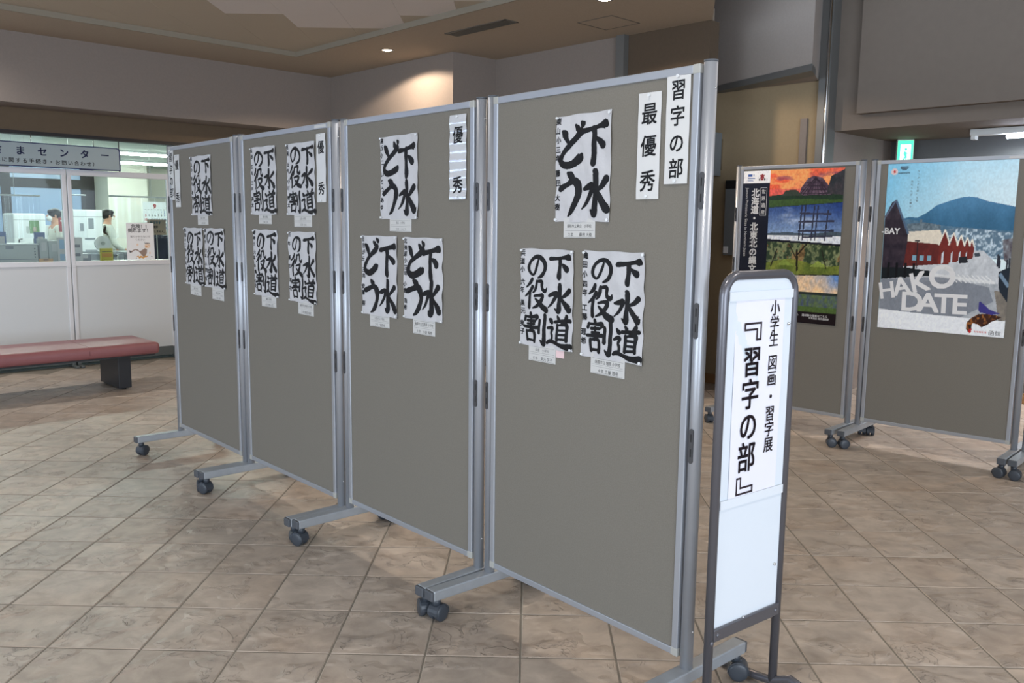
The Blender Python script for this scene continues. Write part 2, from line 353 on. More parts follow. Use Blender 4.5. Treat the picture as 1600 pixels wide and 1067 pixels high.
# brush strokes: every stroke is a list of (x, y, width) in a unit box
BR = {
'下': [[(.06,.78,.07),(.12,.80,.09),(.4,.82,.075),(.7,.87,.08),(.88,.88,.13),(.95,.85,.09)], [(.47,.84,.10),(.49,.7,.10),(.48,.4,.095),(.48,.12,.12),(.47,.04,.10)], [(.58,.62,.05),(.70,.53,.10),(.82,.42,.13)]],
'水': [[(.47,.98,.07),(.51,.90,.10),(.5,.5,.09),(.5,.12,.12),(.45,.05,.10),(.34,.13,.03)], [(.06,.58,.05),(.2,.62,.08),(.38,.66,.09),(.32,.48,.08),(.20,.30,.06),(.04,.16,.02)], [(.90,.80,.11),(.76,.66,.09),(.62,.56,.06),(.54,.52,.04)], [(.54,.55,.05),(.66,.40,.09),(.82,.22,.12),(.93,.12,.14),(1.0,.17,.03)]],
'道': [[(.44,.99,.05),(.50,.90,.09)], [(.82,1.0,.09),(.72,.90,.05)], [(.32,.82,.06),(.6,.84,.06),(.94,.86,.08)], [(.66,.84,.06),(.60,.72,.05)], [(.44,.72,.06),(.44,.46,.065),(.45,.22,.07)], [(.44,.70,.05),(.62,.72,.05),(.80,.73,.08),(.81,.5,.075),(.79,.22,.08)], [(.46,.56,.04),(.77,.57,.045)], [(.46,.41,.04),(.77,.42,.045)], [(.46,.25,.045),(.79,.26,.05)], [(.10,.90,.05),(.17,.84,.09),(.22,.78,.08)], [(.03,.58,.05),(.16,.62,.07),(.25,.60,.07),(.18,.46,.06),(.22,.36,.06),(.22,.24,.06),(.12,.16,.06)], [(.02,.10,.05),(.16,.18,.08),(.34,.13,.07),(.55,.05,.08),(.8,.02,.11),(1.0,.04,.12)]],
'の': [[(.56,.84,.04),(.52,.62,.07),(.42,.36,.07),(.28,.18,.06),(.14,.26,.07),(.08,.48,.08),(.18,.72,.08),(.42,.88,.09),(.70,.84,.10),(.90,.62,.12),(.90,.36,.11),(.76,.14,.09),(.54,.04,.04)]],
'役': [[(.30,1.0,.07),(.22,.86,.08),(.04,.70,.03)], [(.34,.76,.08),(.22,.60,.08),(.02,.42,.03)], [(.21,.60,.07),(.21,.3,.075),(.20,.03,.08)], [(.50,.95,.06),(.48,.80,.07),(.42,.64,.06),(.34,.56,.03)], [(.50,.93,.05),(.74,.95,.08),(.74,.80,.07),(.76,.68,.07),(.90,.64,.08),(.95,.76,.03)], [(.42,.46,.05),(.64,.50,.06),(.80,.50,.08),(.72,.32,.08),(.56,.16,.07),(.34,.04,.03)], [(.46,.38,.04),(.60,.24,.08),(.78,.10,.11),(.98,.02,.12)]],
'割': [[(.31,1.0,.07),(.33,.90,.08)], [(.08,.86,.07),(.05,.72,.06)], [(.08,.84,.05),(.34,.86,.055),(.60,.88,.08),(.54,.76,.04)], [(.16,.71,.05),(.50,.73,.06)], [(.17,.61,.045),(.49,.62,.05)], [(.02,.50,.06),(.3,.52,.06),(.62,.54,.07)], [(.33,.78,.06),(.33,.38,.06)], [(.15,.38,.06),(.17,.04,.06)], [(.15,.36,.045),(.50,.38,.07),(.49,.04,.065)], [(.17,.08,.05),(.49,.09,.05)], [(.70,.80,.07),(.70,.34,.075)], [(.91,1.0,.08),(.92,.6,.085),(.91,.14,.10),(.87,.02,.09),(.74,.12,.03)]],
'ど': [[(.14,.86,.06),(.22,.80,.12),(.30,.68,.10),(.38,.56,.06)], [(.90,.78,.13),(.70,.66,.11),(.42,.52,.09),(.20,.38,.09),(.08,.22,.10),(.14,.10,.11),(.34,.05,.12),(.58,.08,.12),(.82,.18,.14),(.90,.24,.08)], [(.66,.94,.05),(.74,.86,.11)], [(.86,1.0,.05),(.95,.92,.11)]],
'う': [[(.38,.98,.05),(.50,.92,.12),(.62,.88,.10)], [(.02,.62,.07),(.10,.64,.11),(.36,.72,.09),(.62,.78,.11),(.80,.68,.14),(.82,.48,.12),(.72,.26,.11),(.56,.08,.09),(.40,-.02,.03)]],
}
def brush(mb, ch, x0, z0, w, h, fn, weight=1.0, rnd=None):
    rnd = rnd or random; jx = rnd.uniform(-.02, .02); jz = rnd.uniform(-.02, .02); slant = rnd.uniform(-.04, .08)
    for st in BR[ch]:
        P = [(a + rnd.uniform(-.015, .015) + jx, b + rnd.uniform(-.015, .015) + jz + slant * (a - .5), c * weight * rnd.uniform(.9, 1.12)) for a, b, c in st]
        Q = [P[0]] + P + [P[-1]]; S = []
        for i in range(1, len(Q) - 2):
            n = 7
            for k in range(n + (1 if i == len(Q) - 3 else 0)):
                t = k / n; r = []
                for d in range(3):
                    p0, p1, p2, p3 = Q[i - 1][d], Q[i][d], Q[i + 1][d], Q[i + 2][d]
                    r.append(.5 * (2 * p1 + (p2 - p0) * t + (2 * p0 - 5 * p1 + 4 * p2 - p3) * t * t + (3 * p1 - p0 - 3 * p2 + p3) * t ** 3))
                S.append(r)
        # extend the ends into rounded tips
        def tip(a, b):
            dx, dz = a[0] - b[0], a[1] - b[1]; L = math.hypot(dx, dz) or 1; e = a[2] * .42
            return [[a[0] + dx / L * e * .75, a[1] + dz / L * e * .75, a[2] * .62], [a[0] + dx / L * e, a[1] + dz / L * e, a[2] * .2]]
        t0 = tip(S[0], S[1])[::-1]; t1 = tip(S[-1], S[-2]); S = t0 + S + t1
        vs = []; fs = []
        for i, (a, b, c) in enumerate(S):
            p = S[max(i - 1, 0)]; q = S[min(i + 1, len(S) - 1)]; dx, dz = (q[0] - p[0]) * w, (q[1] - p[1]) * h; L = math.hypot(dx, dz) or 1
            nx, nz = -dz / L, dx / L; hw = c * (w + h) / 2 * .56
            cx, cz = x0 + a * w, z0 + b * h
            for k in (-1, 0, 1):
                e = hw * k * (1 + rnd.uniform(-.05, .05)); vs.append(fn(cx + nx * e, cz + nz * e))
            if i: b0 = (i - 1) * 3; fs += [(b0, b0 + 3, b0 + 4, b0 + 1), (b0 + 1, b0 + 4, b0 + 5, b0 + 2)]
        mb.add(vs, fs)

# ------------------------------------------------------------------ floor
gc, gs = math.cos(GTH), math.sin(GTH)
def grid(i, j): return GX + (i * gc - j * gs) * TP, GY + (i * gs + j * gc) * TP
room_poly = [SW(-9, 8.55), SW(5.3, 8.55), SW(5.3, 8.0), SW(5.25, 5.9), SW(6.6, 5.9), SW(7.7, 3.3), SW(7.7, -6), SW(-9, -6)]
mb = MB(); mb.prism([(p.x, p.y) for p in [SW(-9, -6), SW(7.7, -6), SW(7.7, 18.4), SW(-9, 18.4)]], -.12, -.0018)
floor = struct('floor', mb, M['grout'])
def tile_mb(mb, cx, cy, rnd, a=0.0):
    h = (TP - .0058) / 2; b = .003; z = rnd.uniform(-.0006, .0006)
    c, s = math.cos(a), math.sin(a)
    def P(x, y, z): return (cx + x * c - y * s, cy + x * s + y * c, z)
    o = [(-h, -h), (h, -h), (h, h), (-h, h)]; i = [(-h + b, -h + b), (h - b, -h + b), (h - b, h - b), (-h + b, h - b)]
    vs = [P(x, y, -.006) for x, y in o] + [P(x, y, z - .0022) for x, y in o] + [P(x, y, z) for x, y in i]
    fs = [(8, 9, 10, 11)] + [(k, (k + 1) % 4, 4 + (k + 1) % 4, 4 + k) for k in range(4)] + [(4 + k, 4 + (k + 1) % 4, 8 + (k + 1) % 4, 8 + k) for k in range(4)]
    mb.add(vs, fs)
def to_px(p):
    v = Vector(p) - Vector((0, 0, EYE)); d = v.dot(_f)
    if d < .05: return None
    return 800 + F_PX * v.dot(_x2) / d, 533.5 - F_PX * v.dot(_u2) / d, d
rnd = random.Random(5)
tiles = []
for i in range(-26, 40):
    for j in range(-24, 42):
        x, y = grid(i + .5, j + .5)
        s, w = x * U.x + y * U.y, x * N.x + y * N.y
        if s < -8.8 or s > 7.6 or w > 8.45 or w < -5.8: continue
        q = to_px((x, y, 0)); vis = q is not None and -90 < q[0] < 1690 and 430 < q[1] < 1200
        tiles.append((0 if vis else 1, math.hypot(x, y), x, y))
tiles.sort()
tm = []
for k in range(4):
    mb = MB(); tile_mb(mb, 0, 0, rnd); tm.append(mb.mesh('tile', M['tile']))
for k, (v, d, x, y) in enumerate(tiles[:300]):
    o = bpy.data.objects.new('tile', tm[k % 4]); C.objects.link(o); o.parent = floor
    o.location = (x, y, 0); o.rotation_euler = (0, 0, GTH + (k * 7 % 4) * PI / 2)
mb = MB()
for v, d, x, y in tiles[300:]: tile_mb(mb, x, y, rnd, GTH)
tag(obj('far_tiles', mb, M['tile'], floor), kind='stuff')
# office carpet beyond the partition
mb = MB(); mb.prism([(p.x, p.y) for p in [SW(-4, 8.62), SW(9.5, 8.62), SW(9.5, 18.35), SW(-4, 18.35)]], -.003, .002)
struct('office_floor', mb, mat('office_carpet', (110, 116, 118), .95))

# ------------------------------------------------------------------ walls
def wall(name, s0, w0, s1, w1, z0, z1, m, th=.10, parent=None, side=1):
    """vertical slab whose visible face runs (s0,w0)->(s1,w1); thickness to the left of that direction when side=1"""
    a, b = SW(s0, w0), SW(s1, w1); d = (b - a).normalized(); n = Vector((-d.y, d.x, 0)) * th * side
    mb = MB(); poly = [a, b, b + n, a + n]
    if side < 0: poly = poly[::-1]
    mb.prism([(p.x, p.y) for p in poly], z0, z1); return struct(name, mb, m, parent)
CZ = 2.905
# left wall above the partition, beam in front of it
wall('wall_left', -9, 8.55, 5.30, 8.55, 2.135, CZ, mat('dark_fascia', (106, 92, 76), .9, var=.03, bump=.1, bscale=140, spec=.15), .12)
mb = MB(); mb.prism([(p.x, p.y) for p in [SW(-9, 8.18), SW(5.14, 8.18), SW(5.14, 8.56), SW(-9, 8.56)]], 2.33, CZ + .02); struct('trim_beam', mb, M['wall'])
# back wall: pieces seen above the display panels
wall('wall_back', 5.14, 8.55, 5.14, 6.24, 0, CZ, M['wall'], .14, side=1)
wall('wall_back_return', 5.14, 6.141, 5.668, 6.141, 0, CZ, M['wall'], .10, side=1)
wall('wall_back_middle', 5.668, 6.141, 5.668, 4.66, 0, CZ, M['wall'], .12)
mb = MB(); mb.prism([(p.x, p.y) for p in [SW(5.63, 4.66), SW(5.74, 4.66), SW(5.74, 4.575), SW(5.63, 4.575)]][::-1], 0, CZ); struct('trim_1', mb, M['trim'])
wall('wall_back_dark', 5.69, 4.60, 5.69, 3.80, 0, CZ, M['darkwall'], .12)
wall('wall_back_side', 5.83, 3.87, 6.52, 4.37, 0, 4.0, M['wall'], .1)
wall('wall_back_right', 6.454, 4.45, 6.454, 3.28, 0, 2.52, M['brown'], .12)
# grey upper mass over the brown wall
mb = MB(); mb.prism([(p.x, p.y) for p in [SW(6.52, 4.54), SW(6.0, 3.13), SW(6.45, 3.30), SW(6.9, 4.54)]][::-1], 2.50, 4.0); struct('wall_upper_grey', mb, mat('light_grey_wallpaper', (160, 151, 144), .9, var=.03, vscale=60, bump=.15, bscale=160, spec=.15))
mb = MB(); mb.prism([(p.x, p.y) for p in [SW(6.51, 4.53), SW(5.985, 3.12), SW(6.2, 3.20), SW(6.6, 4.53)]][::-1], 2.495, 2.545); struct('trim_ledge', mb, M['trim'])
# stainless door jamb strip
mb = MB(); mb.prism([(p.x, p.y) for p in [SW(6.40, 3.275), SW(6.40, 3.185), SW(6.53, 3.185), SW(6.53, 3.275)]][::-1], 0, 4.0); struct('trim_2', mb, M['trim'])
mb = MB(); mb.tube([SW(6.40, 3.205, 0), SW(6.40, 3.205, 4.0)], .012, 10); struct('trim_steel_edge', mb, M['steel'])
# right bulkhead with proud board
mb = MB(); mb.prism([(p.x, p.y) for p in [SW(6.52, 3.19), SW(6.52, -6), SW(7.62, -6), SW(7.62, 3.19)]][::-1], 2.115, 4.0); struct('wall_right_bulkhead', mb, M['soffit'])
mb = MB(); mb.prism([(p.x, p.y) for p in [SW(6.45, 2.985), SW(6.45, -5.9), SW(6.55, -5.9), SW(6.55, 2.985)]][::-1], 2.225, 3.98); struct('trim_bulkhead_board', mb, M['soffit'])
wall('wall_right_side', 6.50, 3.19, 7.62, 3.19, 0, 2.13, M['wall'], .1)
wall('wall_corridor', 7.60, 3.25, 7.60, -6, 0, 2.13, mat('corridor_wall', (96, 98, 98), .8, var=.03), .12)
wall('baseboard_right', 6.44, 4.3, 6.44, 3.28, .0, .085, M['skirt'], .012, side=1)
wall('baseboard_corridor', 7.585, 3.2, 7.585, -5.9, .0, .085, M['skirt'], .012, side=1)
# pale upright strip on the brown wall
mb = MB(); mb.prism([(p.x, p.y) for p in [SW(6.43, 3.425), SW(6.43, 3.37), SW(6.46, 3.37), SW(6.46, 3.425)]][::-1], .08, 2.22); struct('trim_3', mb, M['wall'])
# right and rear enclosure of the hall

# glowing window added out of view on the left wall for bluish glare
wz = struct('window_added_glow', MB().box(0, 2.6, -.03, 0, 1.95, 2.03), M['pframe'], None, Matrix.Translation(SW(-3.9, 8.53)) @ Matrix.Rotation(ANG, 4, 'Z'))
for b_ in ((0, 2.6, -.03, 0, 2.72, 2.80), (0, .06, -.03, 0, 2.03, 2.72), (1.27, 1.33, -.03, 0, 2.03, 2.72), (2.54, 2.6, -.03, 0, 2.03, 2.72)): obj('frame', MB().box(*b_), M['pframe'], wz)
for b_ in ((.06, 1.27, -.015, -.005, 2.03, 2.72), (1.33, 2.54, -.015, -.005, 2.03, 2.72)): obj('pane', MB().box(*b_), mat('added_glow_pane', (200, 220, 255), .2, emis=(176, 204, 255), estr=9), wz)

# ------------------------------------------------------------------ ceilings
S0, W0 = 4.308, 7.43      # raised field inside the low strip
notch = SW(5.70, 3.79)
def poly_obj(name, pts, z0, z1, m, parent=None): mb = MB(); mb.prism([(p.x, p.y) for p in pts], z0, z1); return struct(name, mb, m, parent)
def ccw(pts):
    A = sum(pts[i].x * pts[(i + 1) % len(pts)].y - pts[(i + 1) % len(pts)].x * pts[i].y for i in range(len(pts)))
    return pts if A > 0 else pts[::-1]
ceil_root = poly_obj('ceiling', ccw([SW(-9, W0), SW(S0 + .0, W0), SW(S0, 8.3), SW(-9, 8.3)]), CZ, CZ + .10, M['ceil'])
e1 = notch; e2 = Vector((notch.x - .20 * 1.6, notch.y - 1.0 * 1.6, 0))
sE = e2.x * U.x + e2.y * U.y; wE = e2.x * N.x + e2.y * N.y
poly_obj('ceiling_strip_back', ccw([SW(S0, 8.3), SW(5.8, 8.3), SW(5.8, 3.84), e1, e2, SW(S0, wE)]), CZ, CZ + .10, M['ceil'])
print('E', sE, wE)
# step faces
wall('ceiling_step_left', -9, W0 - .012, S0 - .0, W0 - .012, CZ, CZ + .046, M['step'], .014)
wall('ceiling_step_back', S0 - .012, W0, S0 - .012, 2.7, CZ, CZ + .046, M['step'], .014)
# ceiling boards of the raised field: square boards on the tile axes, clipped by the step
def clip(poly, s_or_w, lim):
    out = []
    f = (lambda p: lim - (p.x * U.x + p.y * U.y)) if s_or_w == 's' else (lambda p: lim - (p.x * N.x + p.y * N.y))
    for i in range(len(poly)):
        a, b = poly[i], poly[(i + 1) % len(poly)]; fa, fb = f(a), f(b)
        if fa >= 0: out.append(a)
        if (fa >= 0) != (fb >= 0): out.append(a + (b - a) * (fa / (fa - fb)))
    return out
BP = .448
for i in range(-8, 18):
    for j in range(-22, 8):
        x0, y0 = -2.237 + i * BP, 6.862 + j * BP
        q = [Vector((x0 + .0006, y0 + .0006, 0)), Vector((x0 + BP - .0006, y0 + .0006, 0)), Vector((x0 + BP - .0006, y0 + BP - .0006, 0)), Vector((x0 + .0006, y0 + BP - .0006, 0))]
        p = clip(clip(q, 's', S0 - .012), 'w', W0 - .012)
        if len(p) < 3 or x0 > 1.4 and y0 > 1.2: continue
        # whitish boards fill the middle; beige ones run along the left step
        white = (j + 1) * 1 <= (i + 1) - 1 + 1e-9 if True else False
        white = (j < i) and (x0 + y0 + BP * 1.2 < 6.0 or True)
        cs = (x0 + BP / 2) * U.x + (y0 + BP / 2) * U.y
        if cs > S0 - .10: white = False
        px = to_px((x0 + BP / 2, y0 + BP / 2, 2.965))
        o = poly_obj('ceiling_board', p, CZ + .045, CZ + .062, M['boardw'] if white else M['boardb'], ceil_root)
        if 'kind' in o: del o['kind']
mb = MB(); mb.prism([(p.x, p.y) for p in ccw([SW(-9, W0 + .02), SW(S0 + .02, W0 + .02), SW(S0 + .02, -6), SW(-9, -6)])], CZ + .08, CZ + .14); struct('ceiling_slab', mb, M['ceil'])
poly_obj('ceiling_high', ccw([SW(S0, -6), SW(S0, 4.4), SW(8.5, 4.4), SW(8.5, -6)]), 4.0, 4.1, M['ceil'])

# ------------------------------------------------------------------ ceiling fittings
def downlight(x, y, label):
    t = empty('downlight', Matrix.Translation((x, y, CZ)), label, 'ceiling light', None)
    mb = MB(); n = 24
    ring = []
    for r, z in ((.062, -.003), (.062, 0.0), (.050, -.005), (.046, .0)): ring.append([(r * math.cos(2 * PI * k / n), r * math.sin(2 * PI * k / n), z) for k in range(n)])
    vs = [v for r in ring for v in r]; fs = []
    for a, b in ((1, 0), (0, 2), (2, 3)):
        for k in range(n): fs.append((a * n + k, a * n + (k + 1) % n, b * n + (k + 1) % n, b * n + k))
    mb.add(vs, fs); obj('rim', mb, M['steel'], t)
    mb = MB(); mb.cyl((0, 0, -.0015), (0, 0, 0.0), .044, 20); obj('diffuser', mb, M['lamp'], t)
    mb = MB(); mb.tube([(-.02, 0, -.006), (.02, 0, -.006)], .008, 8); obj('bulb', mb, M['lamp'], t)
downlight(-1.149, 7.952, 'small round recessed downlight shining on the back wall left of the panels')
downlight(.608, 6.136, 'small round recessed downlight cut by the top edge of the photo')
for (s_, w_, lab) in ((1.2, 7.9, 'unseen downlight added as fill over the red bench, left of the frame'), (-1.4, 7.9, 'unseen downlight added as fill farther left of the red bench')):  # unseen fittings added to go with the bench fill lamps
    p_ = SW(s_, w_); downlight(p_.x, p_.y, lab)
def ceil_mat(x, y, z=CZ): return Matrix.Translation((x, y, z)) @ Matrix.Rotation(ANG - PI / 2, 4, 'Z')
t = empty('ceiling_vent', ceil_mat(-.28, 7.04), 'long slotted air vent in the low ceiling strip', 'vent')
mb = MB(); 
for a, b, c, d in ((-.36, .36, -.07, -.055), (-.36, .36, .055, .07), (-.36, -.345, -.07, .07), (.345, .36, -.07, .07), (-.008, .008, -.07, .07)): mb.box(a, b, c, d, -.006, .0)
obj('frame', mb, M['vent'], t)
mb = MB(); mb.box(-.345, .345, -.055, .055, -.001, 0); obj('backing', mb, M['black'], t)
for k in range(6):
    mb = MB(); mb.box(-.345, .345, -.05 + k * .018, -.04 + k * .018, -.005, -.001); obj('slat', mb, M['vent'], t)
t = empty('access_hatch', ceil_mat(.71, 6.82), 'square flush access hatch in the low ceiling strip', 'hatch')
mb = MB()
for a, b, c, d in ((-.17, .17, -.17, -.163), (-.17, .17, .163, .17), (-.17, -.163, -.17, .17), (.163, .17, -.17, .17)): mb.box(a, b, c, d, -.003, 0)
obj('frame', mb, M['vent'], t); mb = MB(); mb.box(-.160, .160, -.160, .160, -.0015, 0); obj('cover', mb, M['ceil'], t)

# ------------------------------------------------------------------ display panels
def caster(parent, x, y, rot):
    t = bpy.data.objects.new('caster', CASTER['bracket']); C.objects.link(t); t.parent = parent; t.matrix_local = Matrix.Translation((x, y, 0)) @ Matrix.Rotation(rot, 4, 'Z')
    for sx in (-1, 1):
        w = bpy.data.objects.new('wheel', CASTER['wheel']); C.objects.link(w); w.parent = t; w.location = (sx * .0140, .012, .0300); w.rotation_euler = (0, 0, 0 if sx > 0 else PI)
CASTER = {}
mb = MB(); mb.cyl((0, .004, .056), (0, .002, .082), .015, 14); mb.box(-.005, .005, -.004, .022, .02, .064, .002)
arc = [(.0, .012 + .0325 * math.cos(a), .0300 + .0325 * math.sin(a)) for a in [R_(d) for d in range(-10, 191, 20)]]
for k in range(len(arc) - 1):
    a, b = arc[k], arc[k + 1]; mb.add([(-.0225, a[1], a[2]), (.0225, a[1], a[2]), (.0225, b[1], b[2]), (-.0225, b[1], b[2]), (-.0225, a[1] * .94 + .0007, a[2] * .94), (.0225, a[1] * .94 + .0007, a[2] * .94), (.0225, b[1] * .94 + .0007, b[2] * .94), (-.0225, b[1] * .94 + .0007, b[2] * .94)], [(0, 1, 2, 3), (7, 6, 5, 4), (0, 3, 7, 4), (1, 5, 6, 2)])
CASTER['bracket'] = mb.mesh('caster_bracket', M['wheel'])
mb = MB(); n = 22; prof = [(-.0100, .020), (-.0100, .0275), (-.006, .0300), (.006, .0300), (.0095, .0280), (.0118, .022), (.0128, .010), (.0128, .0)]
vs = []; fs = []
for (x, r) in prof:
    for k in range(n): vs.append((x, r * math.cos(2 * PI * k / n), r * math.sin(2 * PI * k / n)))
for i in range(len(prof) - 1):
    for k in range(n): fs.append((i * n + k, i * n + (k + 1) % n, (i + 1) * n + (k + 1) % n, (i + 1) * n + k))
mb.sm = True; mb.add(vs, fs); CASTER['wheel'] = mb.mesh('caster_wheel', M['wheel'])

ZT, ZB = 1.783, .146
def display_panel(A, B, label, group, rots=(0.4, -.5, 2.2, 1.2)):
    L = math.hypot(B[0] - A[0], B[1] - A[1]); mw = frame2(A, B)
    t = empty('display_panel', mw, label, 'display board', group)
    x0, x1 = .0215, L - .0215
    mb = MB(); mb.box(x0 + .02, x1 - .02, -.012, .012, ZB + .018, ZT - .02); obj('pinboard', mb, M['felt'], t)
    for nm, b in (('top_rail', (x0 + .022, x1 - .022, -.017, .017, ZT - .023, ZT)), ('bottom_rail', (x0 + .022, x1 - .022, -.017, .017, ZB, ZB + .021)),
                  ('side_rail', (x0, x0 + .0215, -.017, .017, ZB, ZT)), ('side_rail', (x1 - .0215, x1, -.017, .017, ZB, ZT))):
        mb = MB(); mb.box(*b, .0022); obj(nm, mb, M['alu'], t)
    for (xx, zz) in ((x0, ZT - .0235), (x1 - .0225, ZT - .0235), (x0, ZB - .001), (x1 - .0225, ZB - .001)):
        mb = MB(); mb.box(xx - .0008, xx + .0233, -.0178, .0178, zz, zz + .0245, .002); tag(obj('corner_piece', mb, M['ivory'], t), 'pale plastic corner piece')
    for sx, xx in ((0, 0.0), (1, L)):
        mb = MB(); mb.cyl((xx, 0, .117), (xx, 0, 1.786), .0183, 24)
        p = obj('post', mb, M['alu_post'], t)
        mb = MB(); mb.cyl((xx, 0, 1.786), (xx, 0, 1.792), .0186, 20); obj('post_cap', mb, M['cap'], p)
        for z in (.23, 1.72):
            mb = MB(); sgn = 1 if sx else -1
            mb.ball((xx + sgn * .0178, 0, z), .0035, 8, 6); obj('screw', mb, M['steel'], p)
        for z in (1.457, 1.112, .767):
            mb = MB(); pts = []
            for a in range(0, 181, 20): pts.append((.0068 * math.cos(R_(a)), .042 + .0068 * math.sin(R_(a))))
            for a in range(180, 361, 20): pts.append((.0068 * math.cos(R_(a)), -.042 + .0068 * math.sin(R_(a))))
            mb.slab([(xx + px, z + pz) for px, pz in pts], -.0205, -.0165)
            lp = obj('latch_plate', mb, M['dark'], p)
            mb = MB()
            for dz in (-.03, .012): mb.box(xx - .002, xx + .002, -.0208, -.0203, z + dz, z + dz + .022)
            obj('slot', mb, M['black'], p)
        mb = MB(); mb.box(xx - .0228, xx + .0228, -.262, .262, .081, .118, .004); ft = obj('foot', mb, M['foot'], t)
        for e in (-1, 1):
            mb = MB(); y0_, y1_ = sorted((e * .258, e * .272)); mb.box(xx - .0222, xx + .0222, y0_, y1_, .0825, .1165, .004); obj('end_cap', mb, M['cap'], ft)
        caster(t, xx, -.238, rots[sx * 2]); caster(t, xx, .238, rots[sx * 2 + 1])
    return t, mw, L
def at(el, az): d = (EYE - .12) / el; a = R_(az); return (d * math.sin(a), d * math.cos(a))
PTS = {1: (at(.2290, -21.5), at(.2704, -17.6)), 2: (at(.2723, -17.3), at(.3297, -11.5)), 3: (at(.3326, -10.95), at(.4118, -2.15)), 4: (at(.4175, -1.4), at(.5266, 12.45))}
G1 = 'grey display boards in the front row'
LAB = {1: 'grey pinboard on casters at the far left end of the front row', 2: 'grey pinboard on casters with four calligraphy sheets in the front row',
       3: 'grey pinboard on casters with one glaring title strip, second from the right of the row', 4: 'nearest and largest grey pinboard on casters, right end of the row'}
MW = {}; LN = {}
for k in (1, 2, 3, 4):
    t, MW[k], LN[k] = display_panel(*PTS[k], LAB[k], G1, ((.5, 2.6, 1.3, .4), (1.9, .8, -.4, 2.0), (1.9, 2.4, 1.2, 1.6), (.2, 1.1, 2.3, -.9))[k - 1])
QA = ((1.567, 6.07), (2.18, 5.442)); QB = ((2.235, 5.411), (2.891, 4.802))
_, MW[5], LN[5] = display_panel(*QA, 'grey pinboard behind the white sign stand, holding the dark heritage poster', 'grey display boards in the rear row', (1.0, 2.0, -1.0, .5))
_, MW[6], LN[6] = display_panel(*QB, 'grey pinboard at the right holding the blue harbour town poster', 'grey display boards in the rear row', (-.8, .4, 1.4, .6))
QC = ((2.935, 4.765), (3.58, 4.155))
_, MW[7], LN[7] = display_panel(*QC, 'bare grey pinboard cut off by the right edge of the photo', 'grey display boards in the rear row', (-1.5, .6, 1.0, .2))
# maker's sticker strips on top rails
for k in (2, 6):
    mb = MB(); mb.box(LN[k] - .15, LN[k] - .055, -.0176, -.0168, ZT - .018, ZT - .006)
    o = obj('rail_sticker', mb, M['card'], None, MW[k]); tag(o, 'tiny pale sticker on the top rail of the %s' % ('board with four sheets' if k == 2 else 'board with the blue poster'), 'sticker')

# ------------------------------------------------------------------ calligraphy sheets
FACE = -.0125
def pin(parent, x, z, y):
    mb = MB(); mb.cyl((x, y + .002, z), (x, y - .005, z), .0022, 8); mb.cyl((x, y - .005, z), (x, y - .008, z), .0042, 10); obj('push_pin', mb, M['pin'], parent)
BW = 1.52
def sheet(k, s0, s1, z0, z1, kind, column_text, label, seed, skew=0.0, weight=1.0):
    """paper from s0..s1, z0..z1 on panel k; kind 'short' or 'long' wording"""
    rnd = random.Random(seed); w, h = s1 - s0, z1 - z0
    ph = [rnd.uniform(0, 6.28) for _ in range(8)]
    def wr(x, z):
        return .0034 + .0011 * math.sin(x * 55 + z * 18 + ph[0]) + .0012 * math.sin(z * 62 + x * 9 + ph[1]) + .0006 * math.sin(z * 120 - x * 40 + ph[2]) + .0004 * math.sin(x * 140 + z * 60 + ph[3]) + (.0022 * (.5 + .5 * math.sin(z * 48 + ph[4]))) * max(0, (x / w - .86) / .14) ** 2
    def edge(z): return .0016 * math.sin(z * 70 + ph[5]) + .001 * math.sin(z * 33 + ph[6])
    def fn(l): return lambda x, z: (x + skew * z / h * 0, -(wr(x, z) + l), z)
    mb = MB(); nx, nz = 26, 36; mb.sm = True
    vs = []
    for j in range(nz + 1):
        for i in range(nx + 1):
            x, z = w * i / nx, h * j / nz; ex = edge(z) * (i / nx - .5) * 2
            vs.append((x + ex, -wr(x, z), z + .0012 * math.sin(x * 50 + ph[7]) * (j / nz - .5) * 2 + skew * (x / w - .5)))
    mb.add(vs, [(j * (nx + 1) + i, j * (nx + 1) + i + 1, (j + 1) * (nx + 1) + i + 1, (j + 1) * (nx + 1) + i) for j in range(nz) for i in range(nx)])
    mw = MW[k] @ Matrix.Translation((s0, FACE, z0))
    o = obj('calligraphy_sheet', mb, M['paper'], None, mw); tag(o, label, 'calligraphy', 'brush calligraphy sheets pinned to the boards')
    ink = MB()
    g = lambda x, z: (x, -(wr(x, z) + .0006), z + skew * (x / w - .5))
    if kind == 'short':
        cw, ch = .50 * w, .42 * h
        for c, x, y in (('下', .48, .50), ('水', .49, .055), ('ど', .07, .52), ('う', .06, .05)):
            brush(ink, c, (x + rnd.uniform(-.01, .01)) * w, (y + rnd.uniform(-.01, .015)) * h, cw * (.94 if c in 'どう' else 1) * rnd.uniform(.94, 1.02), ch * rnd.uniform(.95, 1.04), g, weight * BW, rnd)
    else:
        cw = .43 * w
        for c, x, y, hh, ww in (('下', .54, .70, .25, 1), ('水', .52, .37, .30, 1.05), ('道', .52, .03, .31, 1.08), ('の', .14, .70, .25, .85), ('役', .10, .37, .31, 1.0), ('割', .09, .045, .31, 1.0)):
            brush(ink, c, (x + rnd.uniform(-.01, .01)) * w, (y + rnd.uniform(-.008, .012)) * h, cw * ww * rnd.uniform(.95, 1.02), hh * h * rnd.uniform(.96, 1.03), g, weight * BW, rnd)
    obj('brush_writing', ink, M['ink'], o)
    nm = MB(); n = len(column_text.replace(' ', '')) + .6 * column_text.count(' ')
    column(nm, column_text, .045 * w, h * .955, min(.022, .88 * h / n * .86), .90 * h / n, g, .03, rnd=rnd, jit=.06)
    obj('name_writing', nm, M['ink'], o)
    for x, z in ((.006, .006), (w - .006, .006), (.006, h - .006), (w - .006, h - .006)): pin(o, x, z, -.003)
    return o
